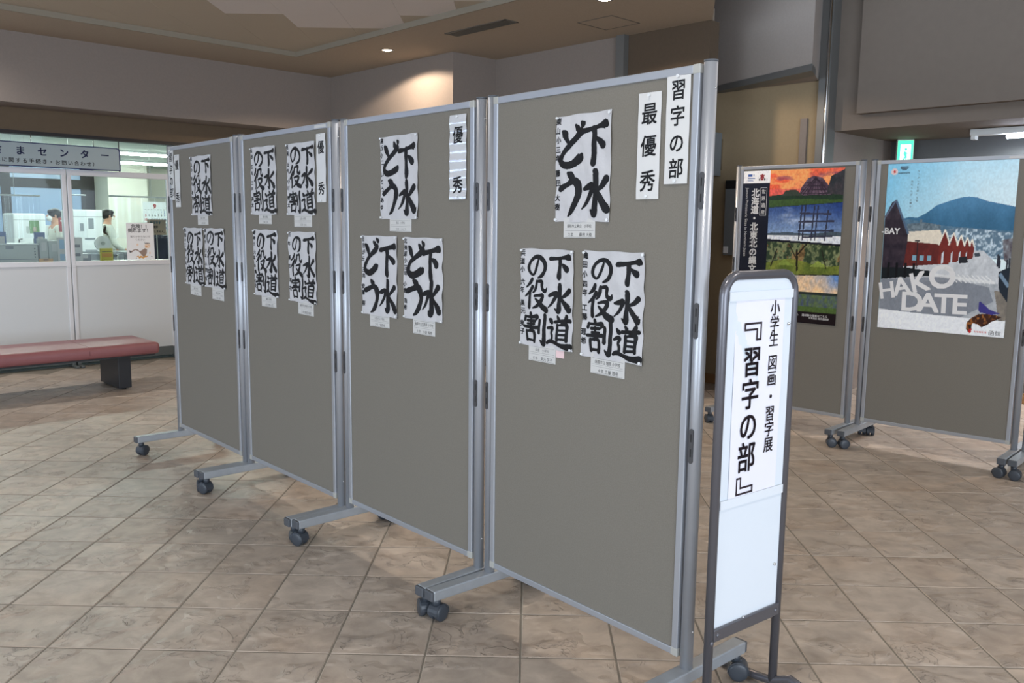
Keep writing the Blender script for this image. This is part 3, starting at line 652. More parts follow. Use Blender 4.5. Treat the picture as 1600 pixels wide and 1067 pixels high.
def card(k, s, z, w, h, l1, l2, label, pink=False, big=False):
    mw = MW[k] @ Matrix.Translation((s, FACE, z)) @ Matrix.Rotation(random.Random(int(s * 1000)).uniform(-.01, .02), 4, 'Y')
    mb = MB(); mb.box(0, w, -.0016, -.0008, 0, h + .012); o = obj('name_card', mb, M['pink'] if pink else M['card'], None, mw)
    tag(o, label, 'name card', 'name cards under the calligraphy')
    if pink: return
    fn = lambda x, z: (x, -.0019, z); mb = MB()
    put(mb, l1, w * .5, h * .74, h * .24, fn, .006, .9); put(mb, l2, w * .52, h * .20, h * .26, fn, .006, 1.0)
    obj('card_writing', mb, M['ink'] if big else M['greyink'], o)
    mb = MB()
    for zz in (.44, .56, .93): mb.box(w * .05, w * .95, -.0018, -.0016, h * zz, h * zz + .0006)
    mb.box(w * .05, w * .95, -.0018, -.0016, h * .05, h * .05 + .0006)
    obj('ruled_line', mb, M['greyink'], o)

# panel 4 (nearest)
sheet(4, .328, .558, 1.374, 1.694, 'short', '東山小三年 藤田 大樹', 'four-character calligraphy sheet at the top of the nearest board', 11, .002)
sheet(4, .170, .416, .970, 1.287, 'long', '兵道小 六年 果元 笑子', 'six-character calligraphy sheet at lower left of the nearest board', 12)
sheet(4, .455, .700, .966, 1.288, 'long', '亀田小四年 工藤 理希', 'six-character calligraphy sheet at lower right of the nearest board', 13, weight=1.05)
card(4, .366, 1.325, .134, .048, '函館市立東山　小学校', '３年　　藤田 大樹', 'printed white name card under the top sheet of the nearest board', big=True)
card(4, .212, .922, .128, .05, '兵道　小学校', '６年　果元 笑子', 'handwritten white name card under the lower left sheet, nearest board')
card(4, .495, .918, .138, .05, '函館市立 旭岡 小学校', '４年 工藤 理希', 'handwritten white name card under the lower right sheet, nearest board', big=True)
card(4, .342, .945, .036, .03, '', '', 'small blank pink card peeking out beside a white name card', pink=True)
# panel 3
sheet(3, .287, .534, 1.380, 1.697, 'short', '高丘小二 いとう あゆ', 'four-character calligraphy sheet at the top of the second board from the right', 21, .002)
sheet(3, .145, .395, .992, 1.313, 'short', '日吉が丘 三年 安藤 桜', 'four-character calligraphy sheet at lower left of the second board from the right', 22)
sheet(3, .442, .687, 1.000, 1.311, 'short', '北美原小三年 小倉 珠希', 'four-character calligraphy sheet at lower right of the second board from the right', 23, weight=1.05)
card(3, .345, 1.333, .145, .045, '高丘　小学校', '２年　いとう', 'white name card under the top sheet, second board from the right')
card(3, .198, .945, .140, .045, '日吉が丘 小学校', '３年　安藤 桜', 'white name card under the lower left sheet, second board from the right')
card(3, .498, .945, .140, .053, '函館市立北美原 小学校', '３年　小倉 珠希', 'white name card under the lower right sheet, second board from the right', big=True)
# panel 2
sheet(2, .125, .382, 1.398, 1.718, 'long', '高砂 五年 三戸 昇太', 'calligraphy sheet at upper left of the board with four sheets', 31)
sheet(2, .489, .741, 1.395, 1.714, 'long', '昭和 五年 小川 秀太', 'calligraphy sheet at upper right of the board with four sheets', 32)
sheet(2, .132, .380, 1.006, 1.326, 'long', '鍛神小 六年 中嶋 心花', 'calligraphy sheet at lower left of the board with four sheets', 33)
sheet(2, .488, .738, 1.002, 1.321, 'long', '五年 飯田 桃花', 'calligraphy sheet at lower right of the board with four sheets', 34)
card(2, .195, 1.354, .13, .045, '高砂 小学校', '５年 三戸', 'name card under the upper left sheet of the board with four sheets', big=True)
card(2, .545, 1.342, .16, .05, '上湯 小学校', '５年 小川', 'name card under the upper right sheet of the board with four sheets')
card(2, .200, .955, .15, .05, '鍛神 小学校', '６年 中嶋 心花', 'name card under the lower left sheet of the board with four sheets')
card(2, .565, .948, .14, .055, '函館市立昭和 小学校', '５年 飯田 桃花', 'name card under the lower right sheet of the board with four sheets')
# panel 1
sheet(1, .337, .603, 1.395, 1.711, 'long', '高丘小 四年 坂本 結', 'calligraphy sheet at the top of the farthest board', 41)
sheet(1, .210, .462, 1.012, 1.327, 'long', '深堀小三年 大内 健斗', 'calligraphy sheet at lower left of the farthest board', 42)
sheet(1, .488, .745, 1.010, 1.327, 'long', '高盛小 六年 小野 菫', 'calligraphy sheet at lower right of the farthest board', 43)
card(1, .405, 1.343, .14, .05, '高丘 小学校', '４年 坂本', 'name card under the top sheet of the farthest board')
card(1, .265, .955, .15, .05, '深堀 小学校', '３年 大内', 'name card under the lower left sheet of the farthest board')
card(1, .565, .950, .15, .05, '高盛 小学校', '６年 小野', 'name card under the lower right sheet of the farthest board')

# title strips
def strip(k, s0, s1, z0, z1, chars, size, label, seed=0, bow=.0, shear=.12, bold=.015, m='strip'):
    w, h = s1 - s0, z1 - z0; rnd = random.Random(seed); ph = rnd.uniform(0, 6)
    def yy(x, z): return -(.0035 + bow * (.5 + .5 * math.sin(z * 95 + ph)) + .0006 * math.sin(z * 70 + ph) + .0004 * math.sin(x * 60))
    mb = MB(); mb.sm = True; nx, nz = 4, 60
    vs = [(w * i / nx, yy(w * i / nx, h * j / nz), h * j / nz) for j in range(nz + 1) for i in range(nx + 1)]
    mb.add(vs, [(j * (nx + 1) + i, j * (nx + 1) + i + 1, (j + 1) * (nx + 1) + i + 1, (j + 1) * (nx + 1) + i) for j in range(nz) for i in range(nx)])
    o = obj('title_strip', mb, M[m], None, MW[k] @ Matrix.Translation((s0, FACE, z0))); tag(o, label, 'title strip', 'laminated title strips on the boards')
    mb = MB(); fn = lambda x, z: (x, yy(x, z) - .0007, z)
    for ch, zf in chars: put(mb, ch, w * .5, h * zf, size, fn, bold, .92, .04, shear * .4)
    obj('brush_writing', mb, M['ink'], o)
    for z in (.008, h - .008): pin(o, w / 2, z, -.004)
    return o
strip(4, .757, .836, 1.477, 1.768, [('習', .85), ('字', .615), ('の', .37), ('部', .14)], .056, 'white strip with four characters nearest the right post of the nearest board', 1)
strip(4, .658, .739, 1.438, 1.728, [('最', .80), ('優', .50), ('秀', .17)], .062, 'white strip with three characters beside the topmost strip, nearest board', 2)
strip(3, .727, .820, 1.450, 1.743, [('優', .76), ('秀', .17)], .062, 'rippled laminated strip glaring in the lamp light, second board from the right', 3, .0022, m='glossy')
strip(2, .758, .834, 1.450, 1.741, [('優', .80), ('秀', .20)], .058, 'plain two-character strip at the right edge of the board with four sheets', 4)
strip(1, .100, .174, 1.442, 1.734, [('優', .80), ('秀', .18)], .058, 'two-character strip on the farthest board, right of the wrinkled strip', 5)
strip(1, .012, .088, 1.483, 1.768, [('習', .84), ('字', .60), ('の', .37), ('部', .14)], .056, 'wrinkled four-character strip at the left edge of the farthest board', 6, .0012)

# ------------------------------------------------------------------ posters
def vnoise(h, w, cells, seed, oct=4):
    r = np.random.RandomState(seed); out = np.zeros((h, w)); amp = 1; tot = 0
    for o in range(oct):
        c = max(2, int(cells * 2 ** o)); g = r.rand(c + 2, c + 2)
        y = np.linspace(0, c, h); x = np.linspace(0, c, w); yi = y.astype(int); xi = x.astype(int); fy = (y - yi)[:, None]; fx = (x - xi)[None]
        fy = fy * fy * (3 - 2 * fy); fx = fx * fx * (3 - 2 * fx)
        a = g[np.ix_(yi, xi)]; b = g[np.ix_(yi, xi + 1)]; cc = g[np.ix_(yi + 1, xi)]; d = g[np.ix_(yi + 1, xi + 1)]
        out += amp * ((a * (1 - fx) + b * fx) * (1 - fy) + (cc * (1 - fx) + d * fx) * fy); tot += amp; amp *= .55
    return out / tot
def hnoise(h, w, cells, seed, st=4): return vnoise(h, w * st, cells * st // 2, seed)[:, :w]
def sstep(a, lo, hi): t = np.clip((a - lo) / (hi - lo), 0, 1); return t * t * (3 - 2 * t)
class Paint:
    def __init__(s, w, h, bg):
        s.w, s.h = w, h; s.a = np.zeros((h, w, 3)); s.a[:] = bg
        s.U, s.V = np.meshgrid(np.linspace(0, 1, w), np.linspace(0, 1, h))
    def mask(s, pts):
        m = np.zeros((s.h, s.w), bool); n = len(pts)
        for i in range(n):
            (x0, y0), (x1, y1) = pts[i], pts[(i + 1) % n]
            if y0 == y1: continue
            c = ((s.V >= min(y0, y1)) & (s.V < max(y0, y1))); xx = x0 + (s.V - y0) * (x1 - x0) / (y1 - y0); m ^= c & (s.U > xx)
        return m
    def fill(s, m, c0, c1=None, f=None, alpha=1.0):
        c0 = np.array(c0, float)
        col = np.broadcast_to(c0, s.a.shape) if c1 is None else c0 + (np.array(c1, float) - c0) * np.clip(f, 0, 1)[..., None]
        al = (m * alpha)[..., None] if m.dtype != bool else (m.astype(float) * alpha)[..., None]
        s.a = s.a * (1 - al) + col * al
    def poly(s, pts, c, c1=None, f=None, alpha=1.0): s.fill(s.mask(pts), c, c1, f, alpha)
    def line(s, a, b, wd, c):
        dx, dy = b[0] - a[0], (b[1] - a[1]); L = math.hypot(dx, dy); nx, ny = -dy / L * wd / 2, dx / L * wd / 2
        s.poly([(a[0] + nx, a[1] + ny), (b[0] + nx, b[1] + ny), (b[0] - nx, b[1] - ny), (a[0] - nx, a[1] - ny)], c)
def grain(P, seed, a=.16):
    P.a *= 1 - a + 2 * a * vnoise(P.h, P.w, 90, seed, 2)[..., None]
def poster(name, k, s0, s1, z0, z1, P, label, bowseed):
    w, h = s1 - s0, z1 - z0; nx, nz = P.w - 1, P.h - 1
    X, Z = np.meshgrid(np.linspace(0, w, P.w), np.linspace(h, 0, P.h))
    Y = -(.003 + .0012 * np.sin(Z * 9 + bowseed) + .0008 * np.sin(X * 13 + Z * 4))
    vs = np.stack([X, Y, Z], -1).reshape(-1, 3)
    idx = np.arange(P.w * P.h).reshape(P.h, P.w)
    q = np.stack([idx[1:, :-1], idx[1:, 1:], idx[:-1, 1:], idx[:-1, :-1]], -1).reshape(-1, 4)
    me = bpy.data.meshes.new(name); me.vertices.add(len(vs)); me.vertices.foreach_set('co', vs.ravel())
    me.loops.add(q.size); me.loops.foreach_set('vertex_index', q.ravel()); me.polygons.add(len(q))
    me.polygons.foreach_set('loop_start', np.arange(0, q.size, 4)); me.polygons.foreach_set('use_smooth', np.ones(len(q), bool)); me.update()
    at_ = me.color_attributes.new('print', 'FLOAT_COLOR', 'POINT'); a = np.clip(P.a / 255 * 1.10, 0, 1).reshape(-1, 3)
    l = np.where(a <= .04045, a / 12.92, ((a + .055) / 1.055) ** 2.4); at_.data.foreach_set('color', np.c_[l, np.ones(len(l))].astype(np.float32).ravel())
    me.materials.append(M['poster']); me.validate()
    o = link(name, me, None, MW[k] @ Matrix.Translation((s0, FACE, z0))); tag(o, label, 'poster')
    fn = lambda x, z: (x, -(.0038 + .0012 * math.sin(z * 9 + bowseed) + .0008 * math.sin(x * 13 + z * 4)), z)
    return o, fn, w, h
# poster of prehistoric sites
P = Paint(200, 286, (20, 22, 34)); U_, V_ = P.U, P.V
nz1 = vnoise(P.h, P.w, 5, 1); nz2 = vnoise(P.h, P.w, 14, 2); nz3 = vnoise(P.h, P.w, 40, 3, 3)
full = lambda a, b, c, d: P.mask([(.285, a), (1.001, b), (1.001, d), (.285, c)])
# sunset
m = full(0, 0, .24, .21); st = vnoise(P.h, P.w, 4, 9); st = st[:, :]
P.fill(m, (226, 96, 62), (120, 70, 104), (V_ * 2.2 + (U_ - .5) * .9 + (nz1 - .5) * 1.4)); P.fill(m * sstep(hnoise(P.h, P.w, 7, 14), .46, .62) * (V_ < .14), (250, 162, 96), alpha=.85); P.fill(m * sstep(hnoise(P.h, P.w, 9, 15), .50, .62) * (V_ < .10), (120, 62, 92), alpha=.6)
P.fill(m & (V_ > .125) & (V_ < .16), (214, 92, 92), alpha=.6)
P.poly([(.285, .17), (.5, .155), (1, .15), (1, .215), (.285, .245)], (34, 54, 38)); P.poly([(.285, .20), (.62, .19), (1, .20), (1, .215), (.285, .245)], (58, 82, 42))
P.poly([(.58, .17), (.60, .12), (.66, .06), (.72, .045), (.80, .06), (.86, .11), (.89, .165)], (64, 48, 62), (110, 92, 104), nz3 * 2 - .5)
for k2 in range(9): P.line((.735, .055), (.575 + k2 * .04, .172), .006, (38, 28, 40))
for k2 in range(4): P.line((.64 - k2 * .02, .085 + k2 * .024), (.80 + k2 * .03, .088 + k2 * .024), .005, (44, 34, 46))
P.poly([(.84, .16), (.88, .05), (1.0, .01), (1.001, .17)], (38, 44, 48), (80, 66, 70), nz2 * 2 - .6); P.poly([(.41, .17), (.45, .135), (.55, .13), (.62, .17)], (52, 60, 50))
# blue sky with the timber tower
m = full(.248, .217, .455, .480); P.fill(m, (38, 62, 118), (150, 176, 206), (V_ - .22) * 4 + (nz1 - .5) * .5); P.fill(m * sstep(hnoise(P.h, P.w, 6, 16), .52, .75) * (U_ < .8), (196, 208, 224), alpha=.6)
P.poly([(.285, .425), (1.0, .43), (1.0, .48), (.285, .455)], (214, 220, 230)); P.poly([(.285, .415), (.5, .408), (.7, .418), (.93, .40), (1, .405), (1, .43), (.285, .43)], (70, 84, 96))
for x in (.62, .655, .74, .775, .87): P.line((x, .235 + (x > .8) * .03), (x - .02, .46), .013, (46, 48, 66))
for a, b in (((.60, .285), (.90, .29)), ((.59, .34), (.93, .335)), ((.59, .40), (.93, .395)), ((.63, .44), (.92, .43))): P.line(a, b, .012, (52, 54, 72))
# autumn trees
m = full(.470, .493, .695, .672); P.fill(m, (46, 62, 44), (120, 128, 92), (nz3 - .5) * 5 + .4); P.fill(m & (nz2 > .62) & (V_ < .6), (150, 96, 60), alpha=.5)
P.fill(m & (V_ > .605 + .02 * np.sin(U_ * 9)), (70, 88, 38), (122, 130, 58), nz2 * 1.5); P.poly([(.40, .625), (.47, .585), (.56, .625)], (120, 138, 62)); P.poly([(.72, .63), (.80, .59), (.9, .63)], (132, 148, 70))
for a, b, w_ in (((.60, .66), (.59, .52), .02), ((.59, .56), (.70, .47), .012), ((.59, .58), (.50, .48), .01), ((.33, .64), (.39, .52), .012), ((.88, .64), (.83, .52), .01)): P.line(a, b, w_, (34, 30, 24))
# clouds over a field
m = full(.700, .678, .925, .925); P.fill(m, (96, 132, 186), (236, 196, 150), (nz1 - .35) * 2.6 + (V_ - .7) * 3)
P.fill(m & (V_ > .80), (92, 112, 66), (70, 82, 104), nz3 * 1.6 - .3); P.fill(m & (V_ > .795) & (V_ < .812), (44, 52, 50)); P.fill(m & (V_ > .89), (74, 96, 50))
P.poly([(.28, .925), (1, .925), (1, 1), (.28, 1)], (26, 18, 22)); P.poly([(0, 0), (.283, 0), (.283, .083), (0, .083)], (236, 236, 238))
grain(P, 77, .16)
o, fn, w, h = poster('heritage_poster', 5, .045, .765, .742, 1.750, P, 'dark poster with four stacked landscape photos and white vertical title', 1.0)
mb = MB(); column(mb, '北海道・北東北の縄文遺跡群', w * .138, h * .853, .060, .0575, fn, .026); obj('title_print', mb, M['whiteprint'], o)
mb = MB(); column(mb, '世界遺産', w * .224, h * .860, .033, .046, fn, .0)
put(mb, 'Jomon Prehistoric Sites in Northern Japan', w * .052, h * .655, .0275, fn, .010, 1, -PI / 2)
for k2, (x, z, s_) in enumerate(((.52, .052, .018), (.50, .035, .015), (.80, .052, .018), (.84, .035, .015))): put(mb, '遺跡群の情報はこちら' if k2 % 2 == 0 else '世界遺産 縄文遺跡群', w * x, h * z, s_, fn, 0)
obj('small_print', mb, M['whiteprint'], o)
mb = MB()
for a, b, c, d in ((.190, .258, .885, .887), (.190, .258, .700, .702), (.190, .193, .700, .887), (.255, .258, .700, .887)):
    mb.add([fn(w * a, h * c), fn(w * b, h * c), fn(w * b, h * d), fn(w * a, h * d)], [(0, 1, 2, 3)])
obj('box_rule', mb, M['whiteprint'], o)
mb = MB(); q = lambda a, b, c, d: mb.add([fn(w * a, h * c), fn(w * b, h * c), fn(w * b, h * d), fn(w * a, h * d)], [(0, 1, 2, 3)])
q(.05, .095, .962, .978); q(.108, .114, .966, .978); q(.05, .125, .948, .953); q(.05, .10, .938, .941); q(.052, .11, .931, .934); obj('blue_logo', mb, M['bluelogo'], o)
mb = MB(); pts = [(0, .022), (.006, .012), (.020, .012), (.012, .002), (.017, -.014), (0, -.008), (-.017, -.014), (-.012, .002), (-.020, .012), (-.006, .012)]
mb.add([fn(w * .20 + x, h * .960 + z) for x, z in pts], [list(range(10))]); q(.188, .212, .935, .950)
obj('red_emblem', mb, mat('dark_red_print', (150, 44, 48), .7), o)
mb = MB(); q(.165, .182, .934, .948); q(.218, .235, .934, .948); obj('emblem_base', mb, M['greyink'], o)
# harbour poster
P = Paint(250, 356, (150, 190, 214)); U_, V_ = P.U, P.V; A0 = np.ones((P.h, P.w), bool)
nz1 = vnoise(P.h, P.w, 3, 21); nz2 = vnoise(P.h, P.w, 12, 22); nz3 = vnoise(P.h, P.w, 60, 23, 2); nz4 = vnoise(P.h, P.w, 28, 24, 3)
P.fill(A0, (122, 184, 212), (208, 224, 228), U_ * .75 + V_ * .9 + (nz1 - .5) * .5)
P.fill(A0 * sstep(hnoise(P.h, P.w, 4, 25), .45, .7) * sstep(U_, .4, .9) * (V_ < .3), (214, 222, 222), alpha=.5)
P.poly([(.10, .345), (.20, .325), (.27, .328), (.34, .30), (.42, .255), (.52, .23), (.60, .212), (.66, .208), (.72, .213), (.80, .235), (.9, .25), (1.01, .268), (1.01, .46), (.1, .46)], (72, 122, 158), (52, 96, 126), (V_ - .2) * 5 + nz2 - .5)
P.poly([(.12, .352), (.2, .338), (.3, .35), (.4, .37), (1, .40), (1, .46), (.12, .46)], (60, 96, 120), (96, 128, 150), nz3)
P.poly([(.45, .40), (.62, .385), (1.0, .41), (1.0, .56), (.45, .55)], (92, 116, 134), (190, 206, 216), (nz3 - .42) * 3.2)
P.poly([(.19, .365), (.29, .36), (.29, .34), (.31, .34), (.31, .355), (.46, .37), (.46, .41), (.19, .41)], (66, 82, 94), (130, 146, 154), nz3)
# street
P.poly([(.18, .60), (.46, .56), (.72, .515), (.80, .515), (.92, .60), (1.01, .72), (1.01, .93), (0, .93), (0, .60)], (146, 152, 158), (196, 200, 204), nz4 * .8 + (V_ < .7) * .5 - .1)
P.poly([(.0, .70), (.5, .67), (.86, .72), (.90, .80), (.6, .93), (0, .88)], (110, 116, 126), alpha=.75); P.poly([(.3, .645), (.9, .685), (.9, .70), (.3, .665)], (226, 226, 224), alpha=.5)
for k2 in range(9): P.line((.55 + k2 * .035, .655), (.62 + k2 * .035, .70), .006, (214, 216, 216))
# brick warehouses
P.poly([(.18, .455), (.72, .50), (.72, .56), (.46, .60), (.18, .62)], (110, 48, 44), (80, 36, 36), nz4); P.poly([(.19, .412), (.46, .398), (.50, .485), (.19, .468)], (214, 206, 190))
for x, s_ in ((.46, .07), (.535, .058), (.60, .045), (.655, .034), (.695, .026)):
    P.poly([(x, .485 + .02 * (x > .5)), (x + s_ * .55, .40 + (x - .46) * .22), (x + s_ * 1.25, .49 + .01 * (x > .5)), (x + s_ * 1.2, .60 - (x - .46) * .2), (x, .60 - (x - .46) * .18)], (126, 52, 46), (96, 40, 38), nz4)
    P.line((x - .004, .487), (x + s_ * .55, .398 + (x - .46) * .22), .010, (224, 220, 208)); P.line((x + s_ * .55, .398 + (x - .46) * .22), (x + s_ * 1.25, .49), .010, (224, 220, 208))
    if x < .66:
        P.poly([(x + s_ * .35, .535), (x + s_ * .6, .52), (x + s_ * .6, .59), (x + s_ * .35, .595)], (196, 206, 214))
for x in (.25, .31, .37): P.poly([(x, .55), (x + .035, .55), (x + .035, .58), (x, .583)], (120, 158, 176))
P.line((.285, .46), (.29, .63), .008, (40, 40, 44)); P.line((.265, .465), (.305, .465), .008, (40, 40, 44))
# dark gabled warehouse on the left
P.poly([(0, .32), (.055, .235), (.09, .222), (.20, .42), (.205, .455), (.18, .64), (.0, .66)], (38, 34, 44), (66, 56, 64), nz4 * 1.4 - .3); P.line((.085, .222), (.205, .425), .016, (78, 98, 122)); P.line((.085, .225), (0, .33), .012, (84, 96, 116))
P.poly([(0, .63), (.2, .625), (.4, .64), (.4, .67), (.0, .70)], (26, 32, 36)); 
for x in (.05, .12, .19, .26): P.poly([(x, .60), (x + .02, .60), (x + .02, .69), (x, .69)], (20, 22, 26))
# cars, people, right side railing and rocks
P.poly([(.62, .555), (.68, .548), (.69, .585), (.62, .59)], (38, 40, 46)); P.poly([(.73, .53), (.77, .525), (.78, .545), (.74, .55)], (60, 70, 80)); P.poly([(.93, .45), (1.0, .44), (1.0, .60), (.95, .56)], (70, 60, 66), (150, 160, 166), nz3)
for x, y in ((.90, .53), (.915, .54), (.97, .56), (.985, .55)): P.poly([(x, y), (x + .012, y), (x + .014, y + .07), (x, y + .07)], (44, 48, 58))
P.poly([(.92, .63), (1.0, .60), (1.0, .82), (.97, .80), (.93, .72)], (34, 42, 52)); P.line((.93, .64), (1.0, .71), .022, (110, 132, 152)); P.poly([(.90, .735), (.94, .74), (1.0, .80), (1.0, .90), (.95, .91), (.92, .80)], (150, 142, 128), (96, 92, 88), nz4)
P.poly([(0, .905), (1, .905), (1, 1.01), (0, 1.01)], (222, 226, 230)); P.poly([(.0, .885), (.5, .90), (1, .905), (1, .93), (0, .92)], (222, 226, 230))
# island map shape
P.poly([(.72, .925), (.75, .90), (.80, .875), (.86, .87), (.93, .875), (.97, .885), (.94, .90), (.90, .915), (.87, .935), (.83, .95), (.80, .935), (.76, .93), (.755, .965), (.735, .985), (.715, .965)], (58, 34, 26), (150, 96, 50), (nz3 - .45) * 4)
P.poly([(.80, .80), (.83, .815), (.88, .845), (.96, .865), (.90, .875), (.81, .865), (.795, .85)], (58, 54, 120)); P.poly([(.735, .968), (.76, .962), (.755, .985), (.74, .99)], (170, 40, 40))
grain(P, 78, .05)
o, fn, w, h = poster('harbour_poster', 6, .088, .797, .757, 1.768, P, 'light blue harbour town poster with large white rough lettering', 2.4)
mb = MB()
def stencil(ch, x, v, size, rot, sx=1.0): put(mb, ch, w * x, h * (1 - v), size, fn, .022, sx, rot)
for ch, x, v, sz, r in (('H', .058, .765, .140, .18), ('A', .178, .735, .150, .22), ('K', .318, .705, .165, .27), ('O', .500, .668, .190, .3)): stencil(ch, x, v, sz, r, 1.0)
for ch, x in (('D', .272), ('A', .405), ('T', .530), ('E', .650)): stencil(ch, x, .825, .160, .02, 1.12)
obj('big_lettering', mb, M['whiteprint'], o)
mb = MB(); put(mb, '-BAY', w * .058, h * .592, .052, fn, .03, .95, 0); obj('wall_lettering', mb, M['whiteprint'], o)
mb = MB(); column(mb, 'なつかしさを感じる街', w * .255, h * .945, .014, .0195, fn, .0); column(mb, '訪れるたび 心躍る。', w * .205, h * .885, .014, .0195, fn, .0)
put(mb, '函館', w * .93, h * .022, .030, fn, .0, 1.1); obj('small_print', mb, M['greyink'], o)
mb = MB(); n = 20; c = (w * .055, h * .945); mb.add([fn(c[0] + .020 * math.cos(2 * PI * k / n), c[1] + .020 * math.sin(2 * PI * k / n)) for k in range(n)], [list(range(n))]); obj('round_badge', mb, mat('pale_badge', (226, 206, 206), .6), o)
mb = MB(); f2 = lambda x, z: (fn(x, z)[0], fn(x, z)[1] - .0004, z); mb.add([f2(c[0] + (.013 if k % 2 else .005) * math.cos(2 * PI * k / 10), c[1] + (.013 if k % 2 else .005) * math.sin(2 * PI * k / 10)) for k in range(10)], [list(range(10))]); obj('badge_mark', mb, M['redprint'], o)
mb = MB(); q2 = lambda a, b, c_, d: mb.add([fn(w * a, h * c_), fn(w * b, h * c_), fn(w * b, h * d), fn(w * a, h * d)], [(0, 1, 2, 3)])
q2(.105, .165, .960, .965); q2(.115, .155, .952, .958); put(mb, 'HAKODATE', w * .135, h * .936, .0135, fn, .02, .95)
mb.add([fn(w * .10, h * .968), fn(w * .17, h * .968), fn(w * .165, h * .975), fn(w * .105, h * .975)], [(0, 1, 2, 3)]); obj('emblem', mb, mat('dark_print', (60, 62, 72), .7), o)
mb = MB()
for k2 in range(8): mb.add([fn(w * (.78 + k2 * .012), h * .018), fn(w * (.785 + k2 * .012), h * .018), fn(w * (.785 + k2 * .012), h * .028), fn(w * (.78 + k2 * .012), h * .028)], [(0, 1, 2, 3)])
obj('tiny_print', mb, M['redprint'], o)

# ------------------------------------------------------------------ sign stand
SA = R_(38); smw = Matrix.Translation((.545, 2.203, 0)) @ Matrix.Rotation(SA, 4, 'Z'); SWD = .305
st = empty('sign_stand', smw, 'freestanding grey tube sign stand with white board in the right foreground', 'sign')
ZTOP = 1.238; cr = .052; path = [(0, 0, .03), (0, 0, ZTOP - cr)]
for a in range(15, 91, 15): path.append((cr - cr * math.cos(R_(a)), 0, ZTOP - cr + cr * math.sin(R_(a))))
for a in range(90, -1, -15): path.append((SWD - cr + cr * math.cos(R_(a)), 0, ZTOP - cr + cr * math.sin(R_(a))))
path.append((SWD, 0, .03)); mb = MB(); mb.tube(path, .0128, 16); obj('tube_frame', mb, M['tube'], st)
x0, x1, zb = .0105, SWD - .0105, .276; r = .046
poly = [(x0, zb), (x1, zb)] + [(x1 - r + r * math.cos(R_(a)), ZTOP - .008 - r + r * math.sin(R_(a))) for a in range(0, 91, 15)] + [(x0 + r - r * math.cos(R_(a)), ZTOP - .008 - r + r * math.sin(R_(a))) for a in range(90, -1, -15)]
mb = MB(); mb.slab(poly, -.004, .004); obj('board', mb, M['signboard'], st)
mb = MB(); mb.box(.006, SWD - .006, -.0135, -.0055, .243, .279, .003); cb = obj('crossbar', mb, M['tube'], st)
mb = MB(); mb.box(.006, SWD - .006, .0055, .0135, .243, .279, .003); obj('crossbar', mb, M['tube'], st)
for x in (.022, SWD - .022):
    mb = MB(); mb.ball((x, -.0135, .261), (.007, .004, .007), 12, 8); obj('bolt', mb, M['tube'], st)
mb = MB(); mb.ball((-.002, -.0128, .243), (.007, .004, .007), 12, 8); obj('bolt', mb, M['tube'], st)
for x, z in ((SWD - .026, 1.099), (.139, .278), (SWD - .030, .401)):
    mb = MB(); mb.ball((x, -.0065, z), .0045, 10, 8); tag(obj('screw', mb, M['steel'], st), 'small bright screw')
for x in (0, SWD):
    mb = MB(); mb.tube([(x, .20, .014), (x, .06, .02), (x, 0, .03), (x, -.06, .06), (x, -.10, .05), (x, -.20, .014)], .0125, 12); obj('foot', mb, M['tube'], st)
pp = MB(); pw, phh = .212, .545
pp.sm = True; nx, nz = 10, 24
yy = lambda x, z: -(.0052 + .0008 * math.sin(x * 22 + z * 9) + .0006 * math.sin(z * 23 + x * 31))
vs = [(.046 + pw * i / nx, yy(pw * i / nx, phh * j / nz), .632 + phh * j / nz) for j in range(nz + 1) for i in range(nx + 1)]
pp.add(vs, [(j * (nx + 1) + i, j * (nx + 1) + i + 1, (j + 1) * (nx + 1) + i + 1, (j + 1) * (nx + 1) + i) for j in range(nz) for i in range(nx)])
po = obj('sign_paper', pp, M['signpaper'], None, smw); tag(po, 'long white printed paper with bold vertical title on the sign stand', 'paper')
fn = lambda x, z: (x, -.0072, z); mb = MB()
for ch, z in (('習', 1.005), ('字', .916), ('の', .828), ('部', .742)): put(mb, ch, .122 - (1.0 - z) * .02, z, .088, fn, .013, .92)
def bracket(mb, x, z, sx, sz, w=.074, h=.050, t=.0055, d=.022):
    # outlined corner bracket; outer L
    P_ = lambda a, b: fn(x + sx * a, z + sz * b)
    o_ = [(0, 0), (w, 0), (w, -h), (w - d, -h), (w - d, -d), (0, -d)]
    i_ = [(t, -t), (w - t, -t), (w - t, -h + t), (w - d + t, -h + t), (w - d + t, -d + t), (t, -d + t)]
    vs = [P_(*p) for p in o_] + [P_(*p) for p in i_]; mb.add(vs, [(k, (k + 1) % 6, 6 + (k + 1) % 6, 6 + k) for k in range(6)])
bracket(mb, .083, 1.112, 1, 1); bracket(mb, .151, .640, -1, -1)
obj('large_title', mb, M['signink'], po)
mb = MB()
for ch, z in (('小', 1.146), ('学', 1.102), ('生', 1.060), ('図', .995), ('画', .951), ('・', .900), ('習', .852), ('字', .808), ('展', .764)): put(mb, ch, .2135, z, .046, fn, .008, .95)
obj('small_title', mb, M['signink'], po)
for z0_, z1_, nm in ((1.172, 1.196, 'upper white tape band across the sign board'), (.612, .637, 'lower white tape band across the sign board')):
    mb = MB(); mb.box(.013, SWD - .013, -.0086, -.0078, z0_, z1_); tag(obj('tape_band', mb, M['tape'], None, smw), nm, 'tape')

